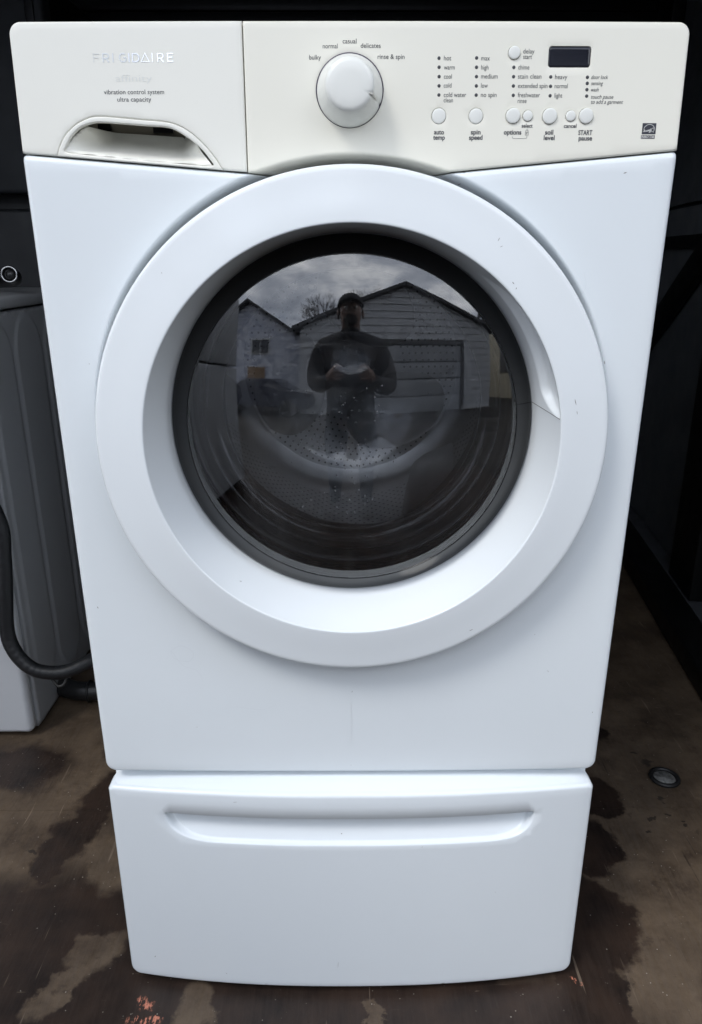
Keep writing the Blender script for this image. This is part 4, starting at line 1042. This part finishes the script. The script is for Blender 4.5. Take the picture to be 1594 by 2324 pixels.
# ------------------------------------------------------------------ the photographer
def person():
    root = empty('person', (0, -1.30, 0), 'person in dark jacket, jeans and cap holding a phone, mirrored in the glass', 'person')
    X, Y, Z = 0.0, -1.30, -.13
    J = {}; E_ = []; rad = []
    vs = []
    def v(n, x, y, z, r, ry=None):
        J[n] = len(vs); vs.append((X + x, Y + y, Z + z)); rad.append((r, ry or r)); return n
    v('pel', 0, 0, .84, .205, .15); v('bel', 0, 0, .99, .205, .16); v('che', 0, .02, 1.18, .215, .16); v('nkb', 0, .05, 1.32, .10, .09); v('nk', 0, .08, 1.37, .060); v('jaw', 0, .115, 1.435, .066, .076); v('skull', 0, .11, 1.515, .080, .098); v('top', 0, .10, 1.575, .058, .075)
    E_ += [('pel', 'bel'), ('bel', 'che'), ('che', 'nkb'), ('nkb', 'nk'), ('nk', 'jaw'), ('jaw', 'skull'), ('skull', 'top')]
    for s, q in ((-1, 'L'), (1, 'R')):
        v('sh' + q, s * .165, .03, 1.29, .090); v('ua' + q, s * .215, .05, 1.18, .080); v('el' + q, s * (.225 if s < 0 else .245), .10, 1.05 if s < 0 else 1.02, .066); v('fa' + q, s * .165, .22, 1.04, .052); v('wr' + q, s * .105, .35, 1.08, .032); v('pa' + q, s * .086, .395, 1.10, .030, .018)
        E_ += [('nkb', 'sh' + q), ('sh' + q, 'ua' + q), ('ua' + q, 'el' + q), ('el' + q, 'fa' + q), ('fa' + q, 'wr' + q), ('wr' + q, 'pa' + q)]
        v('hip' + q, s * .09, 0, .82, .11); v('th' + q, s * .105, .0, .66, .095); v('kn' + q, s * .11, .01, .49, .062); v('ca' + q, s * .115, -.01, .32, .058); v('an' + q, s * .12, -.02, .10, .042); v('to' + q, s * .13, .12, .04, .038)
        E_ += [('pel', 'hip' + q), ('hip' + q, 'th' + q), ('th' + q, 'kn' + q), ('kn' + q, 'ca' + q), ('ca' + q, 'an' + q), ('an' + q, 'to' + q)]
        for k in range(4):
            L = (.9, 1, .95, .8)[k]; zz = 1.128 - k * .019
            v('f%d' % k + q, s * .078, .415, zz, .0095); v('g%d' % k + q, s * (.074 - .022 * L), .421, zz + .001, .0085); v('h%d' % k + q, s * (.074 - .040 * L), .419, zz + .002, .0075)
            E_ += [('pa' + q, 'f%d' % k + q), ('f%d' % k + q, 'g%d' % k + q), ('g%d' % k + q, 'h%d' % k + q)]
        v('t1' + q, s * .080, .385, 1.132, .012); v('t2' + q, s * .058, .382, 1.146, .010)
        E_ += [('pa' + q, 't1' + q), ('t1' + q, 't2' + q)]
    me = bpy.data.meshes.new('m'); me.from_pydata(vs, [(J[a], J[b]) for a, b in E_], [])
    o = bpy.data.objects.new('tmp', me); COL.objects.link(o)
    md = o.modifiers.new('s', 'SKIN'); md.use_smooth_shade = True; md.branch_smoothing = .4
    sv = me.skin_vertices[0].data
    for i, r in enumerate(rad): sv[i].radius = r; sv[i].use_root = (i == 0)
    o.modifiers.new('u', 'SUBSURF').levels = 2
    dg = bpy.context.evaluated_depsgraph_get(); m2 = bpy.data.meshes.new_from_object(o.evaluated_get(dg)); bpy.data.objects.remove(o)
    # face: brow, nose and chin pushed out on the front (+y) of the head
    for vt in m2.vertices:
        x, y, z = vt.co.x - X, vt.co.y - Y, vt.co.z - Z
        if z > 1.40 and y > .13:
            vt.co.y += .026 * math.exp(-(x / .014) ** 2 - ((z - 1.485) / .024) ** 2) + .010 * math.exp(-(x / .03) ** 2 - ((z - 1.415) / .016) ** 2) - .007 * (math.exp(-((abs(x) - .034) / .014) ** 2 - ((z - 1.508) / .014) ** 2))
    m2.materials.clear()
    skin = plain('skin', (.27, .16, .12), .5); jac = plain('dark_jacket', (.022, .022, .026), .8, bump=.4, bscale=60); jean = plain('dark_jeans', (.007, .009, .022), .9)
    body = part('body', m2, skin, root); m2.materials.append(jac); m2.materials.append(jean); shoe = plain('black_shoe', (.012, .012, .012), .5); m2.materials.append(shoe)
    for p in m2.polygons:
        c = p.center - Vector((X, Y, Z))
        if c.z < .11: p.material_index = 3
        elif c.z < .76 and c.y < .2: p.material_index = 2
        elif c.z < 1.385 and c.y < .365: p.material_index = 1
    # cap, eyes, ears
    bm = bmesh.new(); bmesh.ops.create_uvsphere(bm, u_segments=24, v_segments=14, radius=1)
    for q in list(bm.verts):
        if q.co.z < -.05: bm.verts.remove(q)
    for q in bm.verts: q.co = Vector((X + q.co.x * .086, Y + .105 + q.co.y * .108, Z + 1.535 + q.co.z * .082))
    part('cap', bm_mesh(bm), jac, root)
    V = []; F = []
    for i in range(13):
        a = PI * (i / 12); V += [(X + .078 * math.cos(a), Y + .122 + .082 * math.sin(a), Z + 1.548), (X + .078 * math.cos(a), Y + .128 + .135 * math.sin(a), Z + 1.535), (X + .078 * math.cos(a), Y + .128 + .135 * math.sin(a), Z + 1.530), (X + .078 * math.cos(a), Y + .122 + .082 * math.sin(a), Z + 1.542)]
    for i in range(12):
        for j in range(4): F.append((i * 4 + j, i * 4 + (j + 1) % 4, (i + 1) * 4 + (j + 1) % 4, (i + 1) * 4 + j))
    part('cap_brim', mesh(V, F), jac, root)
    for s in (-1, 1):
        bm = bmesh.new(); bmesh.ops.create_uvsphere(bm, u_segments=12, v_segments=8, radius=.0115, matrix=Matrix.Translation((X + s * .029, Y + .192, Z + 1.500))); part('eye', bm_mesh(bm), PAPERW, root)
        bm = bmesh.new(); bmesh.ops.create_uvsphere(bm, u_segments=12, v_segments=8, radius=1, matrix=Matrix.Translation((X + s * .079, Y + .10, Z + 1.485)) @ Matrix.Diagonal((.010, .018, .032, 1))); part('ear', bm_mesh(bm), skin, root)
    part('collar', tube([(X + .078 * math.cos(2 * PI * k / 28), Y + .075 + .080 * math.sin(2 * PI * k / 28), Z + 1.352 - .018 * math.sin(2 * PI * k / 28)) for k in range(28)], .026, 10, True), jac, root)
    part('beard', disc_fill([(0, -.016), (.02, -.014), (.036, -.006), (.044, .012)], 0, 0, 20), plain('dark_beard', (.02, .015, .012), .9), root).data.transform(Matrix.Translation((X, Y + .178, Z + 1.432)) @ Matrix.Rotation(PI, 4, 'Z'))
    # phone held level in both hands, a thing of its own
    ph = empty('phone', (0, -.878, 1.06), 'dark phone held upright in the hands of the mirrored person', 'phone')
    m = box(-.038, .038, -.004, .004, -.080, .080, .004, 3); m.transform(Matrix.Translation((0, -.8755, 1.050)) @ Matrix.Rotation(-.333 + 0.0, 4, 'X')); part('case', m, BLACKP, ph, angle=40)
    for dz in (.02, .045):
        m = disc_fill([(0, -.0045), (.006, -.0045), (.0072, -.0035), (.0075, .0)], 0, 0, 20); m.transform(Matrix.Rotation(PI, 4, 'Z')); m.transform(Matrix.Translation((.02, -.870 - dz * .3, 1.052 + dz * .9))); part('lens', m, DISPM, ph)
person()
